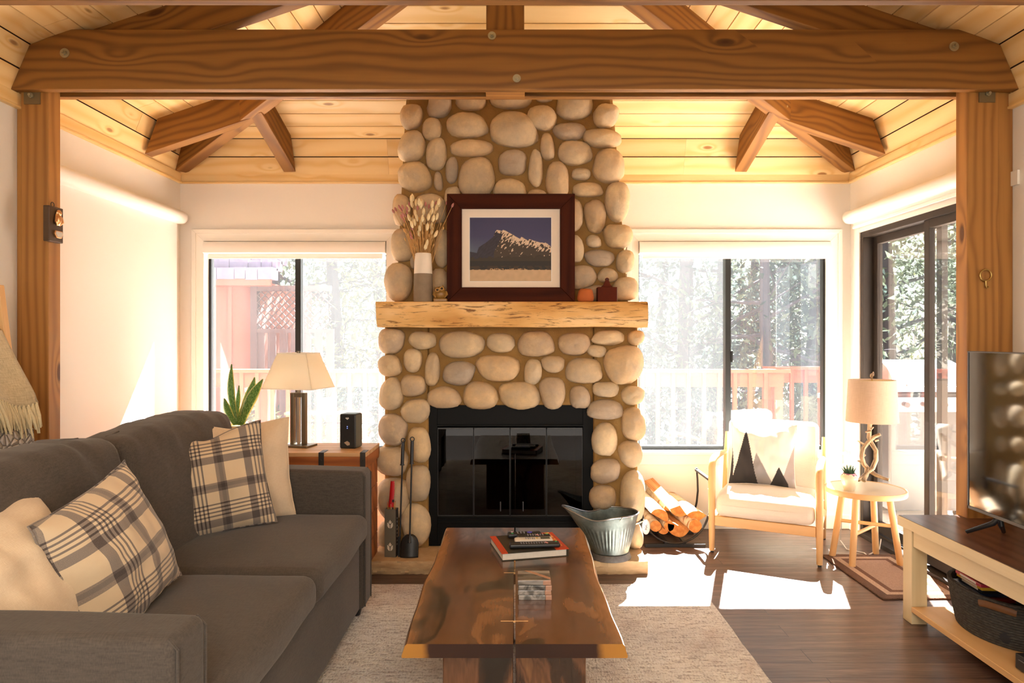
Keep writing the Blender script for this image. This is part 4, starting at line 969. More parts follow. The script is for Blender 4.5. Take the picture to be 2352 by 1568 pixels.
# ------------------------------------------------------------------ coffee table
s = S('live_edge_walnut', 0.22, spec=0.5); v = s.wc(); x, y, z = s.sep(v)[:3]
wv = s.noise(s.vm('MULTIPLY', v, (1.0, 2.6, 2.6)), 1.6, 3, 0.5, 0.6); r2 = s.ma('SINE', s.ma('ADD', s.ma('MULTIPLY', wv, 34), s.ma('MULTIPLY', y, 10)))
fi = s.noise(s.vm('MULTIPLY', v, (12, 140, 140)), 1, 3, 0.6)
f = s.ma('ADD', s.ma('ADD', s.ma('MULTIPLY', wv, 0.9), s.ma('MULTIPLY', r2, 0.10)), s.ma('MULTIPLY', fi, 0.18))
col = s.ramp(f, [(0.36, C('#170c07')), (0.46, C('#3c2415')), (0.55, C('#66422a')), (0.64, C('#54341e')), (0.76, C('#7c5433'))])
sapw = s.ramp(s.ma('ADD', s.n('Attribute', attribute_name='edge').outputs['Fac'], s.ma('MULTIPLY', s.ma('SUBTRACT', wv, 0.5), 0.35)), [(0.84, 0.0), (1.0, 0.5)])
col = s.mix(sapw, col, C('#c48a4e')); s.base(col); s.b.inputs['Coat Weight'].default_value = 0.5; s.b.inputs['Coat Roughness'].default_value = 0.12
s.bump(fi, 0.08, 0.001); SLAB = s.m
s = S('slab_end_grain', 0.3, spec=0.4); ed_ = s.ma('ABSOLUTE', s.ma('ADD', s.sep(s.objc())[0], 0.0)); s.base(s.ramp(s.ma('ADD', ed_, s.ma('MULTIPLY', s.noise(s.objc(), 20, 3), 0.02)), [(0.0, C('#24120b')), (0.262, C('#2e160c')), (0.285, C('#9a6a2c')), (0.4, C('#a8762f'))])); SLABEND = s.m
ct = thing('coffee_table', 'live-edge walnut slab coffee table split down the middle', 'coffee table', (-0.008, 2.67, 0))
TZ, TT = 0.45, 0.042
def slabhalf(sg):
    x0 = -0.005+sg*0.0035; mb = MB(); vs, wc, eg = [], [], []; NY, NX = 60, 10
    def ex(y):
        t = (y-2.05)/1.25
        return 0.322+0.005*math.sin(t*8+sg*1.3)+0.002*math.sin(t*21+sg)+(0.004 if sg < 0 else -0.006)-0.02*max(0, t-0.93)*4
    rows = []
    for j in range(NY+1):
        y = 2.05+1.255*j/NY; e = ex(y); fl = 0.016+0.004*nz((y*3, sg*3, 2))
        pr = []
        for i in range(NX+1): pr.append((e*i/NX, TZ, i/NX))
        pr += [(e+0.006, TZ-0.006, 1), (e+fl*0.7, TZ-TT*0.55, 1), (e+fl, TZ-TT*0.85, 1), (e+fl*0.9, TZ-TT, 1), (e*0.5, TZ-TT, .5), (0, TZ-TT, 0)]
        rows.append([(x0+sg*(p[0] if p[0] > 0 else 0), y, p[1], p[2]) for p in pr])
    K = len(rows[0]); 
    for r_ in rows:
        for p in r_: vs.append(p[:3]); wc.append((p[1], p[0], p[2])); eg.append(p[3])
    fs = [(j*K+i, j*K+(i+1) % K, (j+1)*K+(i+1) % K, (j+1)*K+i) for j in range(NY) for i in range(K)]; fe = [tuple(range(K))[::-1], tuple(range(NY*K, NY*K+K))]
    if sg < 0: fs = [f[::-1] for f in fs]; fe = [f[::-1] for f in fe]
    mb.add(vs, fs, wc, rnd=0.11 if sg < 0 else 0.43)
    mb.f += [list(f) for f in fe]; mb.mi += [1, 1]
    o = obj('slab', sub(mb, ct), [SLAB, SLABEND], ct, smooth=40)
    a = o.data.attributes.new('edge', 'FLOAT', 'POINT'); a.data.foreach_set('value', eg)
for sg in (-1, 1): slabhalf(sg)
for yy in (2.17, 3.02):
    for sg in (-1, 1):
        mb = MB(); a = -0.005+sg*0.004; b = -0.005+sg*0.228
        mb.box((min(a, b), yy, 0.0122), (max(a, b), yy+0.055, TZ-TT)); mb.w = [Vector((q.x, q.y, q.z)) for q in mb.w]
        o = obj('leg', sub(mb, ct), SLAB, ct, smooth=0, bevel=0.005)
        at = o.data.attributes.new('edge', 'FLOAT', 'POINT'); at.data.foreach_set('value', [0.86 if abs(v_.co.x+ct.location.x+0.005) > 0.1 else 0.3 for v_ in o.data.vertices])
for x0_, x1_, py_ in ((1157, 1183, 1315), (1150, 1213, 1426)):
    d = 0.92*F/(py_-VY); mb = MB(); mb.box((X(x0_, d), d-0.002, TZ-0.004), (X(x1_, d), d+0.002, TZ+0.0006)); obj('inlay_key', sub(mb, ct), OAKL, ct, smooth=0)
# things on the table
RED = plain('red_cover', C('#c2431f'), 0.35); DARKC = plain('dark_cover_photo', C('#2e2a1c'), 0.3, 0, 0.8, 30); PAPER = plain('page_edges', C('#d8d2c8'), 0.8, 0, 0.2, 90)
bk = thing('hardcover_book', 'red and dark hardcover book lying under the remotes', 'book', (0.053, 2.96, TZ), rz=math.radians(13.5))
mb = MB(); mb.box((-.139, -.119, 0.0035), (.135, .12, 0.0295)); obj('pages', mb, PAPER, bk, smooth=0)
mb = MB(); mb.box((-.144, -.124, 0), (.144, .124, 0.003)); mb.box((.135, -.124, 0), (.144, .124, .033)); obj('back_cover', mb, DARKC, bk, smooth=0)
mb = MB(); mb.box((-.144, -.124, 0.03), (.144, .124, 0.033)); obj('front_cover', mb, DARKC, bk, smooth=0)
mb = MB(); mb.box((-.1442, -.1242, 0.0302), (-.118, .1242, 0.0334)); obj('cover_band', mb, RED, bk, smooth=0); mb = MB(); mb.box((.088, -.1242, 0.0302), (.1445, .1242, 0.0334)); obj('cover_band', mb, RED, bk, smooth=0); 
def text(name, body, size, mat, parent, loc, rot, ext=0.0006, align='CENTER', bold=0):
    cu = bpy.data.curves.new(name, 'FONT'); cu.body = body; cu.size = size; cu.extrude = ext; cu.align_x = align; cu.align_y = 'CENTER'; cu.offset = bold
    cu.materials.append(mat); o = bpy.data.objects.new(name, cu); COL.objects.link(o); dg = bpy.context.evaluated_depsgraph_get(); me = bpy.data.meshes.new_from_object(o.evaluated_get(dg)); bpy.data.objects.remove(o); o = bpy.data.objects.new(name, me); COL.objects.link(o)
    o.parent = parent; o.location = loc; o.rotation_euler = rot; return o
GOLD = plain('gold_print', C('#e8b860'), 0.5)
text('cover_title', 'BACK TO THE', 0.032, GOLD, bk, (.116, 0.02, .0337), (0, 0, -PI/2))
def remote(label, x, y, rz, L, Wd, z, body, kind):
    c, s_ = math.cos(bk.rotation_euler.z), math.sin(bk.rotation_euler.z)
    t = thing('remote_control', label, 'remote', (bk.location.x+x*c-y*s_, bk.location.y+x*s_+y*c, z), rz=rz, group='remotes on the red book')
    mb = MB(); mb.rbox((0, 0, 0.009), (L, Wd, 0.018), 0.007, (0, 0, 0), 4); obj('body', mb, body, t, smooth=50, weld=True)
    def btns(pos, m, r=0.0032, sx=1, nm='button'):
        mb = MB()
        for p in pos: mb.lathe([(r, 0), (r, 0.0012), (r*.8, 0.0018)], (p[0], p[1], .0178), 8, sx=sx)
        obj(nm, mb, m, t)
    gr = [(-L/2+0.05+i*0.011, -Wd/2+0.009+j*(Wd-0.018)/2) for i in range(int(L*1000/20)) for j in range(3)]
    if kind == 'roku':
        mb = MB(); mb.box((.012, -.004, .0178), (.034, .004, .0205)); mb.box((.019, -.011, .0178), (.027, .011, .0205)); obj('direction_pad', mb, plain('purple_rubber', C('#5a4bd0'), .4), t, smooth=0, bevel=.001)
        btns([(-.03+i*.014, j*.011) for i in range(3) for j in (-1, 0, 1)], plain('grey_buttons', C('#8a8a90'), .4)); btns([(-.055, -.011)], plain('green_button', C('#3fae6a'), .4), .004, 1.5, 'app_button')
        btns([(-.055, .011)], plain('pink_button', C('#e0c0c0'), .4), .004, 1.5, 'app_button')
    elif kind == 'white':
        mb = MB(); mb.box((L/2-.052, -.014, .0176), (L/2-.012, .012, .0186)); obj('display', mb, plain('lcd_green_grey', C('#5c5f50'), .2), t, smooth=0)
        btns([(-L/2+.05+i*.009, -.012+j*.009) for i in range(5) for j in range(3)], bpy.data.materials['grey_buttons'], .003); btns([(L/2-.068, 0)], plain('amber_button', C('#caa24a'), .4), .006, 1, 'mode_button')
    else:
        btns(gr, bpy.data.materials['grey_buttons'] if 'grey_buttons' in bpy.data.materials else plain('grey_buttons', C('#8a8a90'), .4), .0026)
        btns([(L/2-.015, Wd/2-.012)], bpy.data.materials['green_button'], .004, 1.3, 'power_button'); btns([(L/2-.06, 0), (L/2-.055, -.01)], plain('red_white_buttons', C('#e0a0a0'), .4), .0045, 1, 'media_button')
zb = TZ+0.0337; RW = plain('white_plastic', C('#cfc8bd'), .4)
remote('black streaming remote with purple direction pad, farthest on the book', 0.005, .085, math.radians(5), .15, .042, zb, BLACKP, 'roku')
remote('black remote with white tip between the purple-pad and white ones', .035, .04, math.radians(5), .15, .04, zb, BLACKP, 'black')
remote('white remote with small grey display', .022, -.008, math.radians(5), .165, .046, zb, RW, 'white')
remote('long black remote lying nearest the front edge of the book', .01, -.07, math.radians(5), .215, .044, zb, BLACKP, 'black')
s = S('grey_striped_marble', 0.15, spec=.6); v = s.wc(); n1 = s.noise(s.vm('MULTIPLY', v, (6, 26, 26)), 1, 3, .5, 1.0); a = s.ma('ADD', s.sep(v)[0], s.ma('MULTIPLY', s.sep(v)[1], .55))
s.base(s.ramp(n1, [(.35, C('#34322f')), (.5, C('#66625c')), (.65, C('#96908a'))])); MARB = s.m; ROSE = plain('rose_marble', C('#a8806a'), .15, 0, .6, 60)
for k in range(4):
    lb = ['bottom', 'second from the bottom', 'third from the bottom', 'top'][k]
    t = thing('stone_coaster', 'grey and rose marble coaster, %s of the stack' % lb, 'coaster', (0.066+R.uniform(-.002, .002), 2.445+R.uniform(-.003, .001), TZ+k*.0172), group='stack of marble coasters')
    mb = MB(); h = .0165
    pr = [(-.058, -.052), (.036, -.052), (.058, -.035), (-.020, .052), (-.058, .052)]
    if k == 3: mb.prism([(-.058, -.052), (.030, -.052), (.058, -.046), (.058, -.042), (-.035, .052), (-.058, .052)], 0, h, axis='z'); mb.prism([(.058, -.018), (.058, .052), (-.012, .052)], 0, h, axis='z')
    else: mb.box((-.058, -.052, 0), (.036, .052, h))
    obj('marble_tile', mb, MARB, t, smooth=0, bevel=.0012)
    mb = MB()
    if k == 3: mb.prism([(-.035, .052), (.058, -.042), (.058, -.018), (-.012, .052)], 0, h, axis='z'); mb.prism([(.03, -.052), (.058, -.052), (.058, -.046)], 0, h, axis='z')
    else: mb.box((.0362, -.052, 0), (.058, .052, h))
    obj('rose_inlay', mb, ROSE, t, smooth=0, bevel=.0012)
# ------------------------------------------------------------------ rugs
s = S('faded_wool_rug', .98, spec=.05); v = s.objc(); a = s.noise(s.vm('MULTIPLY', v, (14, 60, 1)), 1, 4, .7); b = s.noise(v, 2.2, 4, .6); c = s.noise(s.vm('MULTIPLY', v, (110, 60, 1)), 1, 2)
col = s.ramp(s.ma('ADD', s.ma('MULTIPLY', a, .6), s.ma('MULTIPLY', c, .4)), [(.40, C('#b3a79f')), (.48, C('#e4ddd3')), (.6, C('#f6f1ea'))]); col = s.mix(s.ramp(b, [(.48, 0.0), (.66, .45)]), col, C('#a87a66')); col = s.mix(s.ramp(s.noise(v, 1.4, 3), [(.5, 0.0), (.65, .35)]), col, C('#8d8c94'))
s.base(col); s.bump(s.ma('ADD', a, c), 1.0, .012); s.b.inputs['Sheen Weight'].default_value = .3
def rug(name, x0, x1, y0, y1, t, mats, label, fn=None):
    mb = MB(); mb.rbox(((x0+x1)/2, (y0+y1)/2, t/2), (x1-x0, y1-y0, t), t*.45, (0, 0, 0), 20)
    mb.v = [V(p.x+.006*nz((p.y*9, 0, 2)), p.y+.006*nz((p.x*9, 3, 2)), p.z) for p in mb.v]
    return tag(obj(name, mb, mats, smooth=50, weld=True), label, 'rug')
rug('area_rug', -0.92, 1.01, .9, 3.765, .012, s.m, 'large faded beige and grey rug under the coffee table')
s = S('brown_bordered_rug', .98, spec=.05); v = s.objc(); x, y = s.sep(v)[:2]
ed = s.ma('MINIMUM', s.ma('MINIMUM', s.ma('SUBTRACT', x, 1.915), s.ma('SUBTRACT', 2.375, x)), s.ma('MINIMUM', s.ma('SUBTRACT', y, 3.565), s.ma('SUBTRACT', 4.29, y)))
col = s.ramp(s.ma('MULTIPLY', ed, 4.0), [(0.0, C('#6e5648')), (.20, C('#b79d86')), (.34, C('#75594a')), (.46, C('#a88e7c'))], 'CONSTANT'); nn = s.noise(v, 160, 2); s.base(s.hsv(col, s.ma('ADD', .7, s.ma('MULTIPLY', nn, .6)))); s.bump(nn, .9, .008)
rug('door_mat', 1.915, 2.375, 3.565, 4.29, .01, s.m, 'small brown bordered rug by the sliding door')
# ------------------------------------------------------------------ armchair
ac = thing('armchair', 'cream upholstered armchair with light wood frame', 'armchair', (1.535, 4.225, 0), rz=math.radians(-26.5))
CREAM = fabric('cream_upholstery', C('#d9cfbf'), C('#e6decf'), 300, .35, .95, .5, .25)
# local frame: x right, y to the back; front legs at y=0
HW = .315
for sg in (-1, 1):
    mb = MB(); x = sg*HW
    mb.tube([(x, 0, .012), (x, 0, .2), (x, .0, .45), (x, .004, .54), (x, .03, .578), (x, .08, .59), (x, .25, .588), (x, .42, .575), (x, .5, .568)], [.017, .021, .023, .022, .022, .022, .021, .017, .016], 12, flat=1.0)
    obj('front_leg_and_arm', mb, OAKL, ac, smooth=60)
    mb = MB(); mb.tube([(x, .62, .012), (x, .545, .13), (x, .50, .23), (x, .50, .32), (x, .53, .55), (x, .57, .70)], [.014, .02, .026, .024, .019, .013], 12, flat=.85); obj('rear_leg', mb, OAKL, ac, smooth=60)
    mb = MB(); mb.tube([(x, .0, .205), (x, .25, .215), (x, .50, .215)], [.024, .022, .028], 10, flat=.7); obj('side_rail', mb, OAKL, ac, smooth=60)
    for yy in (0, .62): mb = MB(); mb.cyl((x, yy, 0), (x, yy, .013), .011); obj('foot_pad', mb, BLACKP, ac)
    for z in (.4, .23): mb = MB(); mb.ball((x+sg*.021, .0, z), .005, 8, 6); obj('dowel_cap', mb, WHITE, ac)
mb = MB(); mb.cbox((0, 0.0, .205), (2*HW-.04, .03, .06)); obj('front_rail', mb, OAKL, ac, smooth=0, bevel=.004)
mb = MB(); mb.cbox((0, .50, .215), (2*HW-.04, .03, .06)); obj('back_rail', mb, OAKL, ac, smooth=0, bevel=.004)
mb = MB()
def fn(q):
    q = q.copy(); yy = (q.y+.27)/.54
    if q.z > 0: q.z += -.035*(1-min(1, max(0, yy)/.25))**2 if yy < .25 else -.012*(yy-.25)
    return q
mb.rbox((0, .235, .315), (2*HW-.048, .54, .15), .045, (.0, .012, .022), 14, fn=fn); obj('seat_cushion', mb, CREAM, ac, smooth=70, weld=True)
mb = MB(); Mr = Matrix.Translation((0, .475, .56)) @ Matrix.Rotation(math.radians(-11), 4, 'X')
mb.rbox((0, 0, 0), (2*HW-.05, .11, .49), .045, (0, .015, .006), 14, M=Mr); obj('back_cushion', mb, CREAM, ac, smooth=70, weld=True)
mb = MB(); pts = [Mr @ V(sx*(HW-.035), -.052, sz*.215) for sx, sz in ((-1, -1), (-1, 1), (1, 1), (1, -1))]
mb.tube(pts, .003, 6, caps=False); obj('piping', mb, CREAM, ac)
# pillow with mountain peaks
def peaks(u, v, side):
    W_, BK, G, GB = (.84, .80, .76), (.035, .033, .035), (.30, .29, .30), (.06, .05, .05)
    if side < 0: return W_
    x, y = (u+1)/2, (v+1)/2
    def tri(cx, top, l, r): return (0 <= y < top) and (cx-(cx-l)*(1-y/top)*1.0 < x < cx+(r-cx)*(1-y/top)**.9)
    if tri(.77, .30, .63, .92): return BK if x < .9 else G
    if tri(.25, .88, .03, .45) and not (x > .47): return BK
    if x < .06 and y < .62-x*6: return BK
    if tri(.425, .50, .30, .68): return G
    if x > .78 and y < (x-.78)*3.0 : return (.36, .33, .33)
    return W_
PEAK = PRINT.copy(); PEAK.name = 'printed_pillow_cotton'; PEAK.node_tree.nodes['Principled BSDF'].inputs['Roughness'].default_value = .95
a_ = math.radians(-26.5); fw = V(math.sin(a_)*1.0, -math.cos(a_), .30)
def loc_(x, y, z): return V(ac.location.x+x*math.cos(a_)-y*math.sin(a_), ac.location.y+x*math.sin(a_)+y*math.cos(a_), z)
pillow('white pillow with black and grey mountain peaks on armchair', loc_(-.045, .315, .595), .42, .15, fw, (0, 0, 1), PEAK, peaks, 110, 41, .055)
# ------------------------------------------------------------------ side table
st = thing('side_table', 'round light oak side table beside the armchair', 'side table', (2.14, 4.18, 0), group=None)
mb = MB(); mb.lathe([(0.0, .418), (.21, .418), (.226, .42), (.228, .425), (.228, .448), (.226, .452), (.217, .452), (.215, .449), (0, .449)], n=56); obj('table_top', mb, OAKL, st, smooth=40)
mb = MB(); mb.lathe([(0, .4492), (.214, .4492), (.2145, .4498), (0, .4498)], n=48); obj('top_inlay', mb, plain('pale_top_veneer', C('#d9c3a2'), .35), st, smooth=40)
L4 = [(-.13, -.09), (.155, -.075), (-.155, .07), (.13, .11)]
for x, y in L4: mb = MB(); mb.cyl((x*1.05, y*1.25, .006), (x*.72, y*.8, .42), .019, .019, 14); obj('leg', mb, OAKL, st); 
for x, y in L4: mb = MB(); mb.cyl((x*1.05, y*1.25, 0), (x*1.05, y*1.25, .008), .014); obj('foot_pad', mb, BLACKP, st)
def lp(q, z): f = z/.42; return V(q[0]*(1.05-.33*f), q[1]*(1.25-.45*f), z)
for a, b, z in ((0, 3, .19), (2, 1, .235)): mb = MB(); mb.cyl(lp(L4[a], z), lp(L4[b], z), .011); obj('stretcher', mb, OAKL, st)
# driftwood lamp
s = S('silvered_driftwood', .5, spec=.5); v = s.wc(); n1 = s.noise(s.vm('MULTIPLY', v, (14, 120, 120)), 1, 4, .6); s.base(s.ramp(n1, [(.35, C('#5c4632')), (.5, C('#a08462')), (.65, C('#cdb690'))])); s.bump(n1, .6, .004); DRIFT = s.m
s = S('linen_lamp_shade', .9, spec=.1); v = s.objc(); n1 = s.noise(s.vm('MULTIPLY', v, (30, 30, 420)), 1, 2); n2 = s.noise(s.vm('MULTIPLY', v, (330, 330, 14)), 1, 2); s.base(s.mix(s.ma('ADD', s.ma('MULTIPLY', n1, .5), s.ma('MULTIPLY', n2, .5)), C('#b09a84'), C('#ead9c6')))
tl = s.t.nodes.new('ShaderNodeBsdfTranslucent'); tl.inputs[0].default_value = C('#d8c0a4'); mx = s.t.nodes.new('ShaderNodeMixShader'); mx.inputs[0].default_value = .35; s.t.links.new(s.b.outputs[0], mx.inputs[1]); s.t.links.new(tl.outputs[0], mx.inputs[2]); s.t.links.new(mx.outputs[0], s.o.inputs[0]); SHLIN = s.m
lx, ly = X(2003, 4.2), 4.2; la = thing('table_lamp', 'driftwood branch table lamp with drum linen shade on side table', 'lamp', (lx, ly, .4498))
def pp(px, py, dy=0): return P(px, py, 4.2+dy)
mb = MB()
for pts, rr in (([(1998, 965), (1996, 1005), (2002, 1018), (2012, 1035), (2012, 1055), (2004, 1075), (1992, 1085), (1978, 1098), (1972, 1103)], [.012, .013, .013, .013, .014, .015, .013, .011, .009]),
                ([(2022, 997), (2008, 1003), (1992, 1017), (1982, 1030), (1979, 1048), (1984, 1065), (1996, 1080), (2012, 1090), (2030, 1098), (2042, 1102)], [.009, .012, .013, .013, .013, .014, .015, .012, .010, .009]),
                ([(1992, 1078), (1990, 1090), (1984, 1104)], [.016, .013, .012])):
    mb.tube([P(a, b, 4.2+(.02*math.sin(i*1.3) if i < len(pts)-3 else -.02*(i-len(pts)+4 if len(pts) > 3 else i*1.5))) for i, (a, b) in enumerate(pts)], rr, 9)
for a, b in (((2000, 985), (2006, 980)), ((2000, 990), (1988, 992)), ((1984, 1020), (1970, 1012)), ((2010, 1012), (2018, 1010)), ((1981, 1048), (1988, 1044)), ((2010, 1045), (2016, 1042)), ((1978, 1060), (1970, 1058))):
    mb.tube([pp(*a), pp(*b)], [.008, .005], 7)
mb.v = [V(p.x, p.y, max(p.z, .451)) for p in mb.v]
obj('branch_base', sub(mb, la), DRIFT, la, smooth=60)
mb = MB(); mb.open = True; zt1, zt0 = Z(872, 4.2), Z(968, 4.2); r1, r0 = .134, .148
mb.lathe([(r0, zt0-.45), (r1, zt1-.45), (r1-.003, zt1-.45), (r0-.003, zt0-.45), (r0, zt0-.45)], (0, 0, 0), 48); mb.f = [f for f in mb.f if len(f) == 4]; obj('lamp_shade', mb, SHLIN, la, smooth=60)
mb = MB(); mb.cyl((0, 0, zt0-.47), (0, 0, zt1-.44), .004); mb.cyl((-r1, 0, zt1-.455), (r1, 0, zt1-.455), .002); obj('shade_rod', mb, BRASS, la)
mb = MB(); mb.tube([(0, 0, zt1-.445), (-.004, 0, zt1-.43), (0, 0, zt1-.42), (.006, 0, zt1-.412), (.008, 0, zt1-.40)], [.004, .010, .013, .008, .003], 8); obj('bird_finial', mb, DRIFT, la)
mb = MB(); mb.cyl((0, 0, zt0-.40), (0, 0, zt0-.36), .014); mb.ball((0, 0, zt0-.32), (.026, .026, .035)); obj('bulb', mb, WHITE, la)
# cord
cd = MB(); pts = [P(1937, 1120, 4.45), P(1935, 1170, 4.5), (X(1930, 4.55), 4.55, .02), (X(1945, 4.4), 4.4, .006), (X(1985, 4.33), 4.33, .005), (X(1992, 4.28), 4.28, .005), (X(2020, 4.36), 4.36, .02), (X(2025, 4.38), 4.38, .1)]
sm = []
for i in range(len(pts)-1):
    a, b = Vector(pts[i]), Vector(pts[i+1])
    for k in range(4): sm.append(a.lerp(b, k/4))
cd.tube(sm, .0035, 6); tag(obj('power_cord', cd, plain('white_cord', C('#d8d4cc'), .5)), 'white lamp cord looping on floor under the side table', 'cord')
# succulent
sp = thing('potted_succulent', 'small spiky succulent in cream pot with purple drip glaze', 'potted plant', (X(1951, 4.12), 4.12, .4498))
s = S('cream_drip_glaze', .2, spec=.6); v = s.objc(); nn = s.noise(s.vm('MULTIPLY', v, (45, 45, 5)), 1, 2); zz = s.sep(v)[2]; s.base(s.mix(s.ma('GREATER_THAN', s.ma('ADD', zz, s.ma('MULTIPLY', nn, .05)), .121), C('#e6d9ba'), C('#8f5566')))
mb = MB(); mb.lathe([(0, 0), (.03, 0), (.034, .01), (.036, .03), (.05, .07), (.049, .085), (.036, .098), (.037, .104), (.032, .104), (.031, .09), (0, .09)], n=28); obj('pot', mb, s.m, sp, smooth=60)
SUCC = leafmat('succulent_green', C('#5f7d62')); mb = MB()
for k in range(18):
    a = k*2.4; rr = .006+.02*(k/18); h = .055-.02*k/18; o_ = V(math.cos(a), math.sin(a), 0); mb.tube([V(0, 0, .09)+o_*.004, V(0, 0, .105)+o_*rr*1.0, V(0, 0, .10+h)+o_*(rr*1.9)], [.005, .006, .0008], 6, flat=.5)
obj('leaves', mb, SUCC, sp, smooth=40)
# ------------------------------------------------------------------ TV stand
ts = thing('tv_stand', 'low open media bench with brown top and pale oak frame', 'tv stand', (2.12, 2.5, 0))
SX0, SX1, SY0, SY1 = 1.875, 2.365, 1.60, 3.355
mb = MB(); mb.box((SX0+.004, SY0, .498), (SX1, SY1-.004, .50)); obj('top_veneer', sub(mb, ts), STANDT, ts, smooth=0)
mb = MB(); mb.box((SX0, SY0, .452), (SX1, SY1, .498)); obj('top_edge', sub(mb, ts), STANDL, ts, smooth=0, bevel=.002)
mb = MB(); mb.box((SX0+.02, SY0+.02, .372), (SX0+.045, SY1-.10, .452)); obj('apron', sub(mb, ts), STANDL, ts, smooth=0, bevel=.002)
for x in (SX0+.015, SX1-.085):
    for y in (SY0+.02, SY1-.095):
        mb = MB(); mb.box((x, y, 0), (x+.075, y+.075, .452)); obj('leg', sub(mb, ts), STANDL, ts, smooth=0, bevel=.003)
mb = MB(); mb.box((SX0+.01, SY0+.02, .062), (SX1-.01, SY1-.10, .088)); obj('lower_shelf', sub(mb, ts), OAKL, ts, smooth=0, bevel=.002)
mb = MB(); mb.box((SX1-.04, SY0+.09, .25), (SX1-.02, SY1-.09, .30)); obj('back_rail', sub(mb, ts), STANDT, ts, smooth=0)
# TV
tv = thing('television', 'large flat television standing on the media bench', 'television', (2.06, 2.5, .50))
TX = 2.055; ty1 = 3.10; ty0 = 1.86; tz0, tz1 = .597, 1.309
mb = MB(); mb.box((TX, ty0, tz0), (TX+.03, ty1, tz1)); mb.box((TX+.03, ty0+.2, tz0+.05), (TX+.075, ty1-.2, tz0+.45)); obj('cabinet', sub(mb, tv), BLACKP, tv, smooth=0, bevel=.003)
mb = MB()
mb.box((TX-.006, ty0, tz0), (TX, ty0+.006, tz1)); mb.box((TX-.006, ty1-.008, tz0), (TX, ty1, tz1)); mb.box((TX-.006, ty0, tz1-.006), (TX, ty1, tz1)); mb.box((TX-.006, ty0, tz0), (TX, ty1, tz0+.014))
obj('bezel', sub(mb, tv), plain('grey_bezel', (.08, .08, .085, 1), .35, .5), tv, smooth=0, bevel=.001)
mb = MB(); mb.box((TX-.003, ty0+.006, tz0+.014), (TX-.001, ty1-.008, tz1-.006)); obj('screen', sub(mb, tv), plain('glossy_black_screen', (.006, .008, .008, 1), .06, 0, 0, 20, 0, .9), tv, smooth=0)
for y in (2.93, 2.03):
    sg = 1 if y > 2.5 else -1
    mb = MB()
    for e in (1, -1): mb.tube([(TX+.02, y, .60), (TX+.01-e*.01, y+e*.01*sg, .57), (TX+.02-(.075 if e > 0 else -.09), y+sg*.10, .508)], [.012, .012, .009], 8, flat=.8)
    obj('foot', sub(mb, tv), BLACKP, tv, smooth=60)
# basket
s = S('charcoal_rope', .9, spec=.2); v = s.objc(); n1 = s.noise(s.vm('MULTIPLY', v, (60, 60, 160)), 1, 3); s.base(s.ramp(n1, [(.3, C('#35312d')), (.6, C('#47433e')), (.8, C('#57534d'))])); s.bump(n1, .8, .006)
bs = thing('rope_basket', 'dark grey coiled rope basket on the lower bench shelf', 'basket', (2.125, 2.975, .0885)); mb = MB(); prof = []
NR = 17
for k in range(NR*4+1):
    f = k/(NR*4); r_ = .165+.035*f**.8+.0038*abs(math.sin(PI*NR*f)); prof.append((r_, f*.195))
inner = [(r_-.014, z) for r_, z in prof[::-4]]
mb.open = True; mb.lathe([(0, 0)]+prof+inner+[(0, .006)], n=64, sx=.92, sy=1.28, rnd=.2); obj('basket_body', mb, s.m, bs, smooth=50)
LEATH = plain('brown_leather', C('#6b4526'), .5)
for yy in (-.258,):
    mb = MB(); mb.tube([(-.175, -.10, .165), (-.168, -.13, .172), (-.14, -.18, .172), (-.10, -.215, .165)], .014, 8, flat=.35, up=(0, 0, 1)); obj('handle', mb, LEATH, bs)
DV = [('#b0354a', 'pink-spined'), ('#c9a030', 'yellow-spined'), ('#1c1c20', 'black'), ('#22304a', 'dark blue'), ('#8a2f2a', 'dark red'), ('#2a2a2c', 'charcoal')]
for k, (c, nm) in enumerate(DV):
    z = .0885+.235-.0+(5-k)*.016-.105; t = thing('video_case', '%s disc case stacked in the rope basket' % nm, 'disc case', (2.075+.010*((k*7) % 3-1), 3.03+.008*((k*5) % 4-2), z), rz=math.radians(90+4*((k*3) % 3-1)), group='disc cases in the basket')
    mb = MB(); mb.cbox((0, 0, .007), (.19, .135, .014)); obj('case', mb, plain('case_'+nm.replace(' ', '_').replace('-', '_'), C(c), .3), t, smooth=0, bevel=.002)
    mb = MB(); mb.cbox((0, 0.0675, .007), (.12, .001, .008)); obj('spine_strip', mb, PAPER, t, smooth=0)
mb = MB(); mb.rbox((2.13, 2.96, .150), (.26, .34, .105), .04, (0, 0, 0), 4); tag(obj('folded_cloth', mb, plain('dark_cloth', C('#26262a'), .95, 0, .3, 30, .4), smooth=60, weld=True), 'dark folded cloth filling the rope basket under the discs', 'cloth')
md = thing('media_player', 'black media player box on the near end of the lower shelf', 'media player', (2.09, 2.42, .0885))
mb = MB(); mb.box((-.16, -.22, .006), (.16, .22, .065)); obj('case', mb, BLACKP, md, smooth=0, bevel=.004)
mb = MB(); mb.box((-.162, -.20, .045), (-.1595, .20, .047)); obj('seam_line', mb, plain('grey_bezel2', (.2, .2, .2, 1), .4), md, smooth=0)
mb = MB(); mb.cyl((-.16, -.14, .028), (-.166, -.14, .028), .012); obj('power_button', mb, SIL, md)
for x in (-.14, .14):
    for y in (-.2, .2): mb = MB(); mb.cyl((x, y, 0), (x, y, .007), .01); obj('foot', mb, BLACKP, md)
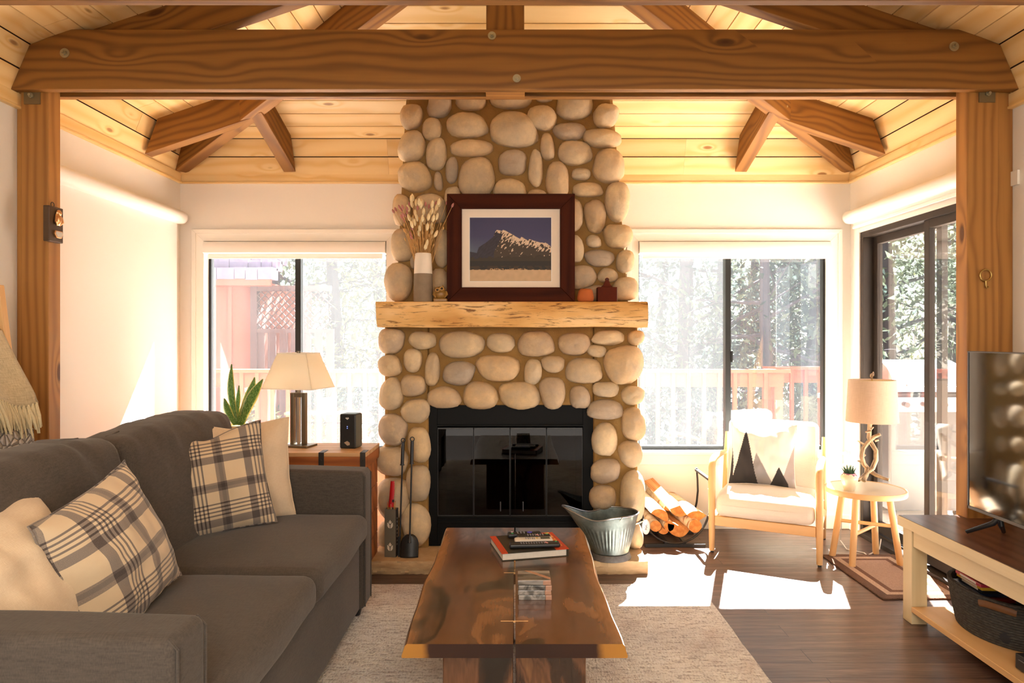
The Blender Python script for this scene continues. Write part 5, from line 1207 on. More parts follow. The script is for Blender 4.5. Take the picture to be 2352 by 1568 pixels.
# ------------------------------------------------------------------ trunk table with lamp, plant, speaker
tk = thing('storage_chest', 'reclaimed wood chest with dark metal straps behind sofa arm', 'chest', (-1.35, 3.95, 0))
tx0, tx1, ty0, ty1, tz = -1.98, X(845, 3.8)-.005, 3.79, 4.15, .73
def planks(mb, a, b, n, fn):
    for k in range(n): fn(a+(b-a)*k/n+.0015, a+(b-a)*(k+1)/n-.0015)
mb = MB(); planks(mb, .05, tz-.09, 4, lambda p, q: mb.box((tx0+.01, ty0+.012, p), (tx1-.01, ty1-.012, q))); obj('body', sub(mb, tk), CHESTW, tk, smooth=0, bevel=.003)
mb = MB(); mb.box((tx0, ty0, tz-.085), (tx1, ty0+.02, tz-.022)); mb.box((tx0, ty0+.02, tz-.085), (tx0+.02, ty1, tz-.022)); mb.box((tx1-.02, ty0+.02, tz-.085), (tx1, ty1, tz-.022)); mb.box((tx0, ty1-.02, tz-.085), (tx1, ty1, tz-.022)); obj('lid_rim', sub(mb, tk), CHESTW, tk, smooth=0, bevel=.003)
mb = MB(); planks(mb, ty0, ty1, 4, lambda p, q: mb.box((tx0, p, tz-.022), (tx1, q, tz))); obj('lid_top', sub(mb, tk), wood('pale_worn_planks', C('#d8b083'), C('#b98a58'), C('#6b4020'), 10, 2.5, .5, .6, .2, .5, .3), tk, smooth=0, bevel=.002)
IRON = plain('dark_iron_strap', (.05, .042, .036, 1), .5, .6)
for xa in (X(742, 3.79)-.01, X(838, 3.79)-.012, tx0+.1):
    mb = MB(); w_ = .03; mb.box((xa-w_/2, ty0-.003, .04), (xa+w_/2, ty0, tz+.001)); mb.box((xa-w_/2, ty0-.003, tz), (xa+w_/2, ty0+.09, tz+.0025)); so_ = obj('strap', sub(mb, tk), IRON, tk, smooth=0, bevel=.001)
    mb = MB()
    for z in (.2, .4, .6, .69): mb.ball((xa, ty0-.003, z), .005, 8, 6)
    obj('rivets', sub(mb, tk), IRON, so_)
mb = MB(); mb.box((tx0+.02, ty0+.02, 0), (tx1-.02, ty1-.02, .05)); obj('plinth', sub(mb, tk), IRON, tk, smooth=0)
# square shade lamp
ld = 4.02; lx = X(686, ld); lm = thing('table_lamp', 'bronze open-frame table lamp with square tapered cream shade', 'lamp', (lx, ld, tz), rz=math.radians(-14))
BRZ = plain('brushed_bronze', (.20, .18, .14, 1), .35, .8)
mb = MB(); mb.box((-.088, -.06, 0), (.088, .06, .012)); obj('base_plate', mb, BRZ, lm, smooth=0, bevel=.002)
h0, h1 = .012, .315
mb = MB(); mb.box((-.05, -.013, h0), (-.026, .013, h1)); mb.box((.026, -.013, h0), (.05, .013, h1)); mb.box((-.026, -.013, h1-.026), (.026, .013, h1)); obj('open_frame', mb, BRZ, lm, smooth=0, bevel=.002)
mb = MB(); mb.box((-.007, -.006, h0), (.007, .006, h1-.026)); obj('inner_column', mb, plain('brushed_nickel', (.6, .6, .58, 1), .3, .8), lm, smooth=0)
mb = MB(); mb.cyl((0, 0, h1), (0, 0, h1+.22), .008); mb.cyl((0, 0, h1+.22), (0, 0, h1+.245), .012); obj('stem', mb, BRZ, lm)
s = S('cream_card_shade', .9, spec=.1, color=C('#fbf5e6')); tl = s.t.nodes.new('ShaderNodeBsdfTranslucent'); tl.inputs[0].default_value = (.97, .95, .88, 1); mx = s.t.nodes.new('ShaderNodeMixShader'); mx.inputs[0].default_value = .5; s.t.links.new(s.b.outputs[0], mx.inputs[1]); s.t.links.new(tl.outputs[0], mx.inputs[2]); s.t.links.new(mx.outputs[0], s.o.inputs[0])
za, zb2 = Z(890, ld)-tz, Z(811, ld)-tz; b_, t_ = .162, .094
mb = MB(); cr = [(-1, -1), (1, -1), (1, 1), (-1, 1)]
for k in range(4):
    p, q = cr[k], cr[(k+1) % 4]; mb.add([(p[0]*b_, p[1]*b_*.8, za), (q[0]*b_, q[1]*b_*.8, za), (q[0]*t_, q[1]*t_*.8, zb2), (p[0]*t_, p[1]*t_*.8, zb2)], [(0, 1, 2, 3)])
sh = obj('lamp_shade', mb, s.m, lm, smooth=0); md_ = sh.modifiers.new('solid', 'SOLIDIFY'); md_.thickness = .003
mb = MB()
for zz, r_ in ((za, b_), (zb2, t_)):
    ps = [V(c[0]*r_, c[1]*r_*.8, zz) for c in cr]; mb.tube(ps+[ps[0]], .003, 6, caps=False)
mb.cyl((-t_, 0, zb2), (t_, 0, zb2), .002); obj('shade_wire', mb, WHITE, lm)
mb = MB(); mb.ball((0, 0, h1+.15), (.03, .03, .045)); obj('bulb', mb, WHITE, lm)
# speaker
sk = thing('speaker', 'small black tower speaker on the trunk beside the lamp', 'speaker', (X(806, 3.98), 3.98, tz), rz=math.radians(-10))
mb = MB(); mb.rbox((0, 0, .1), (.098, .098, .2), .01, (0, 0, 0), 4); obj('speaker_cabinet', mb, BLACKP, sk, smooth=50, weld=True)
mb = MB(); mb.cbox((.0495, 0, .1), (.002, .085, .185)); obj('side_grille', mb, plain('olive_grey_mesh', (.12, .115, .085, 1), .8, 0, .4, 300), sk, smooth=0)
mb = MB(); mb.cbox((0, -.0495, .1), (.085, .002, .185)); obj('grille', mb, plain('black_speaker_cloth', (.01, .01, .01, 1), .8), sk, smooth=0)
mb = MB(); mb.box((-.04, -.0515, .16), (.04, -.0505, .165)) if False else mb.prism([(-.012, .176), (-.004, .181), (.001, .174), (.003, .182), (.011, .176), (.001, .167)], -.0515, -.0505); obj('logo', mb, plain('silver_mark', (.6, .6, .6, 1), .4), sk, smooth=0)
mb = MB(); mb.cbox((0, -.051, .118), (.003, .001, .003)); mb.cbox((0, -.051, .128), (.003, .001, .003))
s = S('blue_status_light', .5); s.b.inputs['Emission Color'].default_value = (.1, .2, 1, 1); s.b.inputs['Emission Strength'].default_value = 3; obj('status_light', mb, s.m, sk, smooth=0)
mb = MB(); mb.prism([(-.02, .035), (.0, .045), (.015, .035), (.015, .022), (0, .018)], -.0515, -.0505); obj('badge', mb, plain('bronze_mark', (.6, .5, .4, 1), .3, .6), sk, smooth=0)
# snake plant
pl = thing('snake_plant', 'snake plant in patterned cream pot at the window', 'potted plant', (X(544, 4.05), 4.05, tz))
s = S('patterned_cream_pot', .5); v = s.objc(); zz = s.sep(v)[2]; an = s.ma('ARCTAN2', s.sep(v)[1], s.sep(v)[0]); tri = s.ma('ABSOLUTE', s.ma('SUBTRACT', s.ma('FRACT', s.ma('MULTIPLY', an, 2.2)), .5)); dz = s.ma('ABSOLUTE', s.ma('MULTIPLY', s.ma('SUBTRACT', zz, .085), 14)); k_ = s.ma('ABSOLUTE', s.ma('SUBTRACT', s.ma('ADD', tri, dz), .36)); s.base(s.mix(s.ma('LESS_THAN', k_, .07), C('#e2c998'), C('#5fa5a2')))
mb = MB(); mb.lathe([(0, 0), (.06, 0), (.072, .04), (.08, .10), (.085, .112), (.085, .125), (.078, .125), (.074, .11), (0, .108)], n=32); obj('pot', mb, s.m, pl, smooth=60)
s = S('snake_plant_leaf', .4, spec=.4); v = s.wc(); nb = s.noise(s.vm('MULTIPLY', v, (60, 6, 6)), 1, 3, .6, .8); col = s.ramp(nb, [(.4, C('#4a7a3c')), (.55, C('#86ab60')), (.68, C('#a5c47c'))]); e = s.ma('GREATER_THAN', s.ma('ABSOLUTE', s.sep(v)[1]), .78); col = s.mix(e, col, C('#d6d68a')); s.base(col)
tl = s.t.nodes.new('ShaderNodeBsdfTranslucent'); s.t.links.new(col, tl.inputs[0]); mx = s.t.nodes.new('ShaderNodeMixShader'); mx.inputs[0].default_value = .4; s.t.links.new(s.b.outputs[0], mx.inputs[1]); s.t.links.new(tl.outputs[0], mx.inputs[2]); s.t.links.new(mx.outputs[0], s.o.inputs[0]); SNK = s.m
def blade(tipx, tipy, bx, by, wd, mid=0.0, dy=0):
    mb = MB(); b0 = P(bx, by, 4.05); t0 = P(tipx, tipy, 4.05+dy); n = 16; vs, wc = [], []
    ax = (t0-b0); sd = ax.cross(V(0, 1, 0)).normalized()
    for i in range(n+1):
        f = i/n; w_ = wd*(.55+.45*math.sin(min(1, f*1.6)*PI/2))*(1-max(0, (f-.55)/.45)**1.7); c = b0.lerp(t0, f)+sd*mid*math.sin(f*PI)
        for k in range(5): u = -1+k/2; vs.append(c+sd*w_*u+V(0, .010*(u*u)-.0, 0)); wc.append((f*.4, u, 0))
    fs = [(i*5+k, i*5+k+1, (i+1)*5+k+1, (i+1)*5+k) for i in range(n) for k in range(4)]
    mb.add(vs, fs, wc, rnd=0.0); o = obj('leaf', sub(mb, pl), SNK, pl, smooth=60); m = o.modifiers.new('solid', 'SOLIDIFY'); m.thickness = .002
blade(531, 836, 544, 975, .022, .02); blade(584, 866, 545, 975, .031, -.01, .02); blade(603, 870, 552, 975, .033, .012, -.02); blade(514, 915, 540, 975, .023, .01, -.03); blade(548, 885, 541, 975, .014, 0, .04)
# ------------------------------------------------------------------ wall blanket on a leaning ladder
ldr = thing('blanket_ladder', 'light wood ladder leaning on the left wall at the photo edge', 'ladder', (-2.1, 2.8, 0))
def lad(z): return -2.10-(z)*(.20/1.60)
for yy in (3.02, 2.58):
    mb = MB(); mb.beam((lad(0), yy, .006), (lad(1.6), yy, 1.6), .035, .05, (1, 0, 0)); obj('rail', sub(mb, ldr), OAKL, ldr, smooth=0, bevel=.004)
for z in (.3, .65, 1.0, 1.38): mb = MB(); mb.cyl((lad(z), 2.58, z), (lad(z), 3.02, z), .013); obj('rung', sub(mb, ldr), OAKL, ldr)
bl = thing('throw_blanket', 'cream woven throw with knotted fringe hanging on ladder', 'blanket', (lad(1.38), 2.8, 1.38))
THROW = fabric('cream_slub_weave', C('#a89878'), C('#dccfae'), 140, 1.0, .95, .9, .3)
def hang(z0, xo, y0, y1, zt, seed, xb=0.0):
    def f(u, v):
        y = y0+(y1-y0)*u; z = zt-(zt-z0)*v; k = v
        return (lad(zt)+.016+xb*min(1, v*8)+xo*k+.012*math.sin(u*13+seed)*k+.01*nz((y*6, z*4, seed)), y+.03*k*(u-.3), z-(.02*math.sin(u*9) if v > .9 else 0))
    return f
g1 = hang(1.09, .13, 2.52, 2.995, 1.40, 1)
mb = MB(); mb.grid(g1, 24, 20); mb.grid(lambda u, v: (lad(1.40)-.016-.02*v, 2.52+.475*u, 1.40-.35*v), 12, 8); mb.grid(lambda u, v: (lad(1.4)+.016*math.cos(PI*v), 2.52+.475*u, 1.40+.014*math.sin(PI*v)), 12, 6)
o = obj('cloth', sub(mb, bl), THROW, bl, smooth=80); m = o.modifiers.new('solid', 'SOLIDIFY'); m.thickness = .006
TAS = plain('fringe_yarn', C('#d9cba6'), .95, 0, .3, 120, .6)
mb = MB()
for k in range(26):
    u = (k+.5)/26; p = V(*g1(u, 1)); L = R.uniform(.10, .14)
    mb.ball(p, .009, 8, 6)
    for q in range(3):
        dx, dy = R.uniform(.0, .05), R.uniform(-.02, .03); mb.tube([p, p+V(dx*.5, dy*.5, -L*.5), p+V(dx*.8, dy, -L)], [.008, .008, .003], 6)
obj('fringe', sub(mb, bl), TAS, bl, smooth=70)
b2 = thing('throw_blanket', 'pale grey quilted throw below the cream fringed one', 'blanket', (lad(1.0), 2.8, 1.0))
s = S('quilted_grey_knit', .95, spec=.1); v = s.wc(); vo = s.n('TexVoronoi', {'Vector': s.vm('MULTIPLY', v, (14, 14, 1)), 'Scale': 1.0}, feature='DISTANCE_TO_EDGE'); s.base(s.mix(s.ramp(vo.outputs[0], [(0, 0.0), (.12, 1.0)]), C('#7d7670'), C('#cfc8c2'))); s.bump(s.ma('MINIMUM', vo.outputs[0], .4), 1.0, .03)
g2 = hang(.6, .04, 2.52, 2.99, 1.02, 4, .085); mb = MB(); mb.grid(g2, 24, 16, wf=lambda u, v: (u*1.0+v*.0, v, 0)); mb.grid(lambda u, v: (lad(1.02)+.016*math.cos(PI*v), 2.52+.47*u, 1.02+.014*math.sin(PI*v)), 12, 6); o = obj('cloth', sub(mb, b2), s.m, b2, smooth=80); m = o.modifiers.new('solid', 'SOLIDIFY'); m.thickness = .008
mb = MB()
for k in range(24):
    u = (k+.5)/24; p = V(*g2(u, .06))+V(.02, 0, 0); L = R.uniform(.10, .14)
    for q in range(2): dx, dy = R.uniform(.0, .03), R.uniform(-.02, .03); mb.tube([p, p+V(dx*.5, dy*.5, -L*.5), p+V(dx*.8, dy, -L)], [.008, .008, .003], 6)
obj('fringe', sub(mb, b2), TAS, b2, smooth=70)
# plaque on the left post
pq = thing('wall_plaque', 'small dark wood plaque with brass owl on left post', 'plaque', (-2.248, 3.325, 1.92))
DKW = plain('dark_stained_plaque', C('#4a3520'), .5, 0, .3, 20); COP = plain('polished_copper', (.75, .42, .2, 1), .3, .9)
mb = MB(); mb.box((-2.248, 3.245, 1.83), (-2.218, 3.345, 2.0)); obj('board', sub(mb, pq), DKW, pq, smooth=0, bevel=.003)
mb = MB(); c = V(-2.212, 3.30, 1.945); mb.ball(c, (.012, .02, .034), 12, 9, fn=lambda d: 1+.25*nz(d, 3)); mb.ball(c+V(.002, .0, .026), (.012, .017, .015), 12, 8); mb.tube([c+V(.004, -.018, .008), c+V(.006, -.024, -.018), c+V(0, -.01, -.034)], [.006, .008, .003], 7); mb.tube([c+V(.004, .018, .008), c+V(.006, .022, -.018), c+V(0, .01, -.034)], [.006, .007, .003], 7); obj('owl_relief', sub(mb, pq), COP, pq)
mb = MB(); mb.prism([(3.275, 1.885), (3.325, 1.885), (3.33, 1.87), (3.32, 1.85), (3.285, 1.85), (3.27, 1.87)], -2.218, -2.208, axis='x'); obj('nameplate', sub(mb, pq), COP, pq, smooth=0, bevel=.002)
mb = MB(); mb.prism([(3.28, 1.881), (3.32, 1.881), (3.324, 1.87), (3.316, 1.855), (3.289, 1.855), (3.276, 1.87)], -2.208, -2.2065, axis='x'); obj('plate_face', sub(mb, pq), RW, pq, smooth=0)
mb = MB(); mb.tube([(-2.24, 3.30+.012*math.cos(a), 2.012+.012*math.sin(a)) for a in [2*PI*k/16 for k in range(17)]], .0018, 6, caps=False); obj('hanging_ring', sub(mb, pq), IRON, pq)
# eye hook on the right post
eh = thing('screw_eye', 'brass screw eye with hook on the right post', 'hook', (X(2262, 3.28), 3.286, Z(632, 3.28)))
mb = MB(); mb.tube([(.027*math.cos(a), -.012, .027*math.sin(a)) for a in [2*PI*k/24 for k in range(25)]], .0042, 8, caps=False); obj('eye_ring', mb, BRASS, eh)
mb = MB(); mb.tube([(0, -.012, -.027), (.001, -.012, -.05), (.006, -.01, -.062), (.014, -.012, -.055)], .004, 8); mb.cyl((0, -.012, -.03), (0, .002, -.03), .004); obj('hook_stem', mb, BRASS, eh)
# wall outlet behind the logs
mb = MB(); mb.box((X(1525, 4.9), 4.896, Z(1152, 4.9)), (X(1553, 4.9), 4.9, Z(1122, 4.9))); tag(obj('wall_plate', mb, WHITE, smooth=0, bevel=.001), 'white wall plate behind the stacked logs', 'wall plate')

# ------------------------------------------------------------------ mantel things
MZ = mz1
vs_ = thing('vase', 'tall white and grey stone vase holding dried bunny tails', 'vase', (X(972, 4.15), 4.15, MZ))
hv = Z(582, 4.15)-MZ; hm = Z(629, 4.15)-MZ
mb = MB(); mb.lathe([(0, 0), (.056, 0), (.0585, .01), (.058, hm*.5), (.0555, hm)], n=36); obj('stone_base', mb, plain('grey_travertine', C('#8a7a66'), .8, 0, .5, 25, .2), vs_, smooth=60)
mb = MB(); mb.lathe([(.0558, hm), (.0525, hv*.85), (.0495, hv-.006), (.047, hv), (.042, hv), (.042, hm+.02), (0, hm+.02)], n=36); obj('white_top', mb, plain('matte_white_ceramic', C('#e6dccd'), .7), vs_, smooth=60)
STEM = plain('dried_stem', C('#cfa468'), .9); TUFT = plain('bunny_tail_fluff', C('#f0dcae'), .95, 0, .3, 200, .8); PINKT = plain('pink_dried_bud', C('#b57a72'), .9, 0, .3, 200, .5)
bq = thing('dried_bouquet', 'bouquet of dried bunny tails and pink buds in the vase', 'dried flowers', (X(972, 4.15), 4.15, MZ+hm+.02))
tips = [(378,130,0),(395,110,0),(440,180,0),(385,200,0),(430,320,0),(480,170,0),(505,210,0),(522,180,0),(540,300,0),(525,390,0),(548,420,0),(400,410,0),(380,470,0),(420,440,0),(655,200,0),(652,290,0),(610,230,1),(565,200,1),(705,185,1),(755,190,0),(740,170,0),(715,240,0),(850,178,1),(928,215,1),(718,365,0),(668,390,0),(605,370,0),(590,500,0),(460,250,1),(215,240,1),(240,275,1),(135,295,1),(165,270,1),(260,240,1),(265,340,1),(245,365,1),(320,310,1),(335,250,0),(320,260,1),(345,380,0),(300,350,1),(280,415,1),(375,640,1),(365,590,1),(385,520,1),(420,780,0),(490,520,0),(480,590,0),(585,720,0),(645,490,0),(650,560,0),(705,595,0),(570,760,0),(350,200,1),(450,380,0),(505,450,0),(628,330,0),(690,300,0)]
sm_, tf, pk = MB(), MB(), MB()
for x, y, c in tips:
    px_, py_ = 880+x/5.807, 430+y/5.807; dd = 4.15+R.uniform(-.05, .05); tp = P(px_, py_+4, dd); bx = X(972, 4.15)+(tp.x-X(972, 4.15))*.28+R.uniform(-.008, .008); b = V(bx, 4.15+(dd-4.15)*.35, MZ+hv-.06)
    md2 = b.lerp(tp, .5)+V((tp.x-b.x)*-.12, 0, .01); sm_.tube([b, md2, tp], [.0013, .0012, .001], 5)
    ax = (tp-md2).normalized(); r_ = .0105 if not c else .0075; L = .024 if not c else .015
    hd_ = MB(); hd_.tube([tp-ax*L, tp-ax*L*.5, tp, tp+ax*L*.6, tp+ax*L], [r_*.35, r_*.95, r_, r_*.7, r_*.1], 8); obj('pink_bud' if c else 'bunny_tail', sub(hd_, bq), PINKT if c else TUFT, bq, smooth=70)
    for q in range(1):
        b3 = b+V(R.uniform(-.012, .012), R.uniform(-.01, .01), 0); t3 = tp.lerp(b, R.uniform(.25, .6))+V(R.uniform(-.01, .01), 0, 0); sm_.tube([b3, t3], .0011, 4)
        a3 = (t3-b3).normalized(); sm_.tube([t3-a3*.01, t3, t3+a3*.01], [.003, .0055, .001], 6)
obj('stems', sub(sm_, bq), STEM, bq)
# owl
ow = thing('owl_figurine', 'small carved ochre owl figurine between vase and picture', 'figurine', (X(1012, 4.13), 4.13, MZ)); OWLM = plain('ochre_glazed_stone', C('#8f6a30'), .35, 0, .5, 60)
def oz(py): return Z(py, 4.13)-MZ
mb = MB(); mb.rbox((0, 0, .011), (.084, .05, .022), .006, (0, 0, 0), 4); obj('base_block', mb, OWLM, ow, weld=True, smooth=50)
mb = MB(); mb.ball((0, 0, .048), (.038, .026, .034), 20, 12, fn=lambda d: 1+.05*nz(d, 3)); obj('body', mb, OWLM, ow)
mb = MB(); mb.ball((-.003, -.008, .074), (.033, .022, .020), 20, 12)
mb.tube([(-.03, -.008, .08), (-.036, -.006, .092)], [.007, .002], 8); mb.tube([(.018, -.008, .088), (.012, -.006, .104)], [.008, .002], 8); obj('head', mb, OWLM, ow)
for sg in (-1, 1):
    mb = MB(); a = [(-.003+sg*.013+.012*math.cos(t), -.030, .076+sg*.004+.010*math.sin(t)) for t in [2*PI*k/16 for k in range(17)]]; mb.tube(a, .002, 6, caps=False); ey = obj('eye_ring', mb, plain('pale_ochre', C('#c79a55'), .4) if sg < 0 else bpy.data.materials['pale_ochre'], ow)
    mb = MB(); mb.ball((-.003+sg*.013, -.029, .076+sg*.004), (.005, .003, .005), 10, 8); obj('eye', mb, BLACKP, ow)
mb = MB(); mb.tube([(-.001, -.030, .072), (-.001, -.036, .066), (-.001, -.03, .060)], [.003, .003, .001], 6); obj('beak', mb, OWLM, ow)
mb = MB()
for sg in (-1, 1): mb.tube([(sg*.034, -.012, .065), (sg*.038, -.016, .045), (sg*.026, -.024, .025)], [.006, .010, .003], 8, flat=.5)
obj('wings', mb, OWLM, ow)
tp_ = thing('terracotta_pot', 'small round terracotta pot right of the picture', 'pot', (X(1345, 4.12), 4.12, MZ)); hp_ = Z(665, 4.12)-MZ+.004
mb = MB(); mb.open = True; mb.lathe([(0, 0), (.035, 0), (.044, .008), (.048, .024), (.040, hp_*.85), (.031, hp_), (.027, hp_), (.038, .03), (.03, .008), (0, .008)], n=32, sx=1.06); obj('pot_body', mb, plain('terracotta', C('#b5632f'), .8, 0, .1, 30), tp_, smooth=60)
wb = thing('wooden_box', 'dark wood box with peaked arched back on mantel end', 'box', (X(1396, 4.15), 4.15, MZ)); hb_ = Z(659, 4.12)-MZ; MAH = plain('mahogany_wood', C('#5a2412'), .6, 0, .3, 14, 0, .1)
mb = MB(); mb.box((-.065, -.035, 0), (.052, .045, hb_)); obj('box_body', mb, MAH, wb, smooth=0, bevel=.002)
mb = MB(); pr = [(-.05, hb_), (.046, hb_)]; R_ = []
for k in range(9): f = k/8; R_.append((.046-.034*f-.004*math.sin(f*PI), hb_+.042*f**1.6))
for k in range(9): a = -.6+(PI+1.2)*k/8; R_.append((.0+.012*math.cos(a), hb_+.050+.012*math.sin(a)))
for k in range(9): f = 1-k/8; R_.append((-.050+.038*f+.004*math.sin(f*PI), hb_+.042*f**1.6))
mb.prism(R_, .03, .045); obj('arched_back', mb, MAH, wb, smooth=30)
mb = MB(); mb.cyl((0, .029, hb_+.052), (0, .0295, hb_+.052), .004); obj('hang_hole', mb, BLACKP, wb)
mb = MB(); mb.box((.0521, -.03, .004), (.0535, .04, hb_-.004)); obj('card_edge', mb, PAPER, wb, smooth=0)
# ------------------------------------------------------------------ hearth things
HZ = .0752
fd = 4.03
def tool(name, label, tpx, tpy, bpx, bpy_, end):
    b = P(bpx, bpy_, fd); b.z = HZ+.002; t0 = P(tpx, tpy, 4.09); t = thing(name, label, 'fireplace tool', (b.x, b.y, HZ), group=None); dr_ = (t0-b).normalized()
    L = (t0-b).length; hl = .155; sb = b+dr_*(.105 if end == 'shovel' else 0)
    mb = MB(); mb.tube([sb, t0-dr_*hl], .0052, 10); obj('shaft', sub(mb, t), BLACK, t)
    mb = MB(); mb.tube([t0-dr_*hl, t0-dr_*(hl-.006), t0-dr_*(hl-.006), t0-dr_*.02], [.014, .014, .0105, .0105], 14); h_ = obj('handle', sub(mb, t), BLACKP, t)
    mb = MB(); c = t0-dr_*.008; mb.tube([c+V(.012*math.cos(a), 0, .012*math.sin(a)) for a in [2*PI*k/18 for k in range(19)]], .003, 6, caps=False); obj('hanging_loop', sub(mb, t), BLACK, h_)
    return t, b, dr_
t, b, d_ = tool('fireplace_shovel', 'black fireplace shovel leaning on the hearth stones', 947, 1005, 940, 1274, 'shovel')
mb = MB(); hw, hh_ = .053, .13; sxx = X(940.5, fd)
def shf(u, v):
    x = (u-.5)*2; z = HZ+.001+hh_*v; w_ = hw*(1 if v < .55 else math.sqrt(max(0.03, 1-((v-.55)/.45)**2*.93)))
    return (sxx+x*w_, fd-.012-.012*(1-x*x)+.03*v+.0, z)
mb.grid(shf, 16, 16); o = obj('shovel_pan', sub(mb, t), plain('worn_black_pan', (.015, .014, .013, 1), .35, 0, 1.2, 40), t, smooth=60); m = o.modifiers.new('solid', 'SOLIDIFY'); m.thickness = .003
mb = MB(); mb.tube([(sxx, fd-.01, HZ+.085), (sxx+.001, fd+.012, HZ+.135)], [.012, .007], 10, flat=.5); obj('socket', sub(mb, t), BLACK, t)
t, b, d_ = tool('fireplace_poker', 'black fireplace poker leaning left of the shovel', 926, 1008, 917, 1276, 'poker')
mb = MB(); mb.box((b.x-.008, b.y-.004, HZ+.001), (b.x+.003, b.y+.004, HZ+.12)); obj('flat_tip', sub(mb, t), BLACK, t, smooth=0, bevel=.001)
mx = thing('match_holder', 'tall grey matchbox with white tulip marks on hearth', 'match holder', (X(899, 4.05), 4.05, HZ), rz=math.radians(-8)); GB_ = plain('grey_painted_card', C('#6b6558'), .7); mh = Z(1167, 4.05)-HZ; WM = plain('white_print', C('#d8d0c0'), .6)
mb = MB(); w2, d2 = .034, .024
mb.box((-w2, -d2, 0), (w2, d2, .004)); mb.box((-w2, -d2, .004), (w2, -d2+.003, mh)); mb.box((-w2, d2-.003, .004), (w2, d2, mh)); mb.box((-w2, -d2+.003, .004), (-w2+.003, d2-.003, mh)); mb.box((w2-.003, -d2+.003, .004), (w2, d2-.003, mh)); obj('box', mb, GB_, mx, smooth=0)
mb = MB(); mb.box((w2, -d2, .002), (w2+.001, d2, mh)); obj('dark_side', mb, plain('black_card', C('#221c1c'), .7), mx, smooth=0)
def tulip(zc):
    mb = MB(); y = -d2-.0008
    for poly in ([(-.009, .016), (-.004, .021), (0, .028), (.004, .021), (.009, .016), (.006, .006), (-.006, .006)], [(-.017, .012), (-.011, .009), (-.003, -.002), (-.002, -.022), (-.011, -.018), (-.017, -.008)], [(.017, .012), (.011, .009), (.003, -.002), (.002, -.022), (.011, -.018), (.017, -.008)]):
        mb.prism([(p[0], zc+p[1]) for p in poly], y, -d2)
    return obj('tulip_mark', mb, WM, mx, smooth=0)
tulip(mh*.68); tulip(mh*.21)
for k in range(8): text('side_letter', 'AVANAVAN'[k], .014, WM, mx, (w2+.0012, 0, mh*.80-k*.022), (PI/2, 0, PI/2), .0002)
mb = MB(); mt = MB()
for k in range(16): x, y = R.uniform(-.026, .026), R.uniform(-.016, .016); zz = mh+R.uniform(.02, .042); mb.tube([(x*.7, y*.7, .02), (x, y, zz)], .0018, 5); mt.ball((x, y, zz), .0032, 7, 5)
mtt = obj('matchsticks', mb, plain('match_wood', C('#c98a4a'), .8), mx); obj('match_heads', mt, plain('pink_match_heads', C('#b86a58'), .8), mtt)
lg = thing('gas_lighter', 'red long gas lighter standing in the grey matchbox', 'lighter', (mx.location.x+.004, 4.045, HZ+.02)); RD = plain('red_plastic', C('#b3141c'), .3)
mb = MB(); zt_ = Z(1104, 4.05)-HZ-.02; z0_ = mh-.01; mb.tube([(-.004, 0, z0_), (-.002, 0, z0_+.05), (.002, 0, z0_+.1), (.004, 0, zt_)], [.018, .014, .0145, .012], 12, flat=.6); obj('grip', mb, RD, lg, smooth=50)
mb = MB(); mb.cyl((0, 0, 0), (-.003, 0, z0_), .005); obj('nozzle', mb, STEEL, lg)
mb = MB(); mb.box((.004, -.013, z0_+.03), (.014, -.009, z0_+.045)); obj('trigger', mb, BLACKP, lg, smooth=0)
# coal scuttle
cs = thing('coal_scuttle', 'galvanised grey metal coal scuttle on the hearth', 'coal scuttle', (X(1401, 4.045), 4.045, HZ))
s = S('galvanised_zinc', .42, metal=.75); v = s.objc(); n1 = s.noise(s.vm('MULTIPLY', v, (9, 9, 9)), 1, 5, .7); s.base(s.ramp(n1, [(.3, C('#545c58')), (.55, C('#7c8580')), (.75, C('#949b94'))])); s.set(s.b.inputs['Roughness'], s.ma('ADD', .3, s.ma('MULTIPLY', n1, .3))); ZN = s.m
def cs_fn(f, a, off=0):
    """body surface: f 0..1 up, a angle; spout grows toward -x"""
    r0, r1 = .108, .168; rib = .0022*math.cos(a*44)*(1 if .12 < f < .68 else 0)*min(1, (f-.12)*8 if f > .12 else 0)
    sp = max(0, -math.cos(a))**3.0; r_ = r0+(r1-r0)*f+rib-off; top = .232+.038*sp+(-.028*(max(0, math.sin(a*1)*-1)**2)*(.5+.5*-math.cos(a)))*0
    sag = -.030*math.exp(-((abs(a-PI)-.95)/.45)**2)
    z = .03+(top+sag-.0)*f; x = r_*math.cos(a)*1.0-.115*sp*f**1.5; return (x, r_*math.sin(a)*(.95-.17*f)*(1-.25*sp*f), z)
mb = MB(); NA = 176
mb.grid(lambda u, v: cs_fn(v, u*2*PI), NA, 24, rnd=.1); o = obj('body', mb, ZN, cs, smooth=60, weld=True); m = o.modifiers.new('solid', 'SOLIDIFY'); m.thickness = .0018; m.offset = -1
mb = MB(); mb.lathe([(0, .03), (.105, .03), (.105, .034), (0, .034)], n=40, sy=.95); obj('bottom', mb, BLACK, cs)
mb = MB(); mb.tube([cs_fn(1, 2*PI*k/72) for k in range(73)], .005, 8, caps=False); obj('rolled_rim', mb, plain('worn_rim', (.3, .3, .3, 1), .3, .9), cs)
mb = MB(); mb.lathe([(.125, 0), (.124, .004), (.112, .030), (.108, .034)], n=88, fn=lambda a, i: 1+(.012*math.cos(a*44) if i in (1, 2) else 0)); mb.f = [f for f in mb.f if len(f) == 4]; o = obj('foot_ring', mb, plain('weathered_zinc_ring', (.16, .15, .14, 1), .6, .5, .8, 60), cs, smooth=50); m = o.modifiers.new('solid', 'SOLIDIFY'); m.thickness = .002
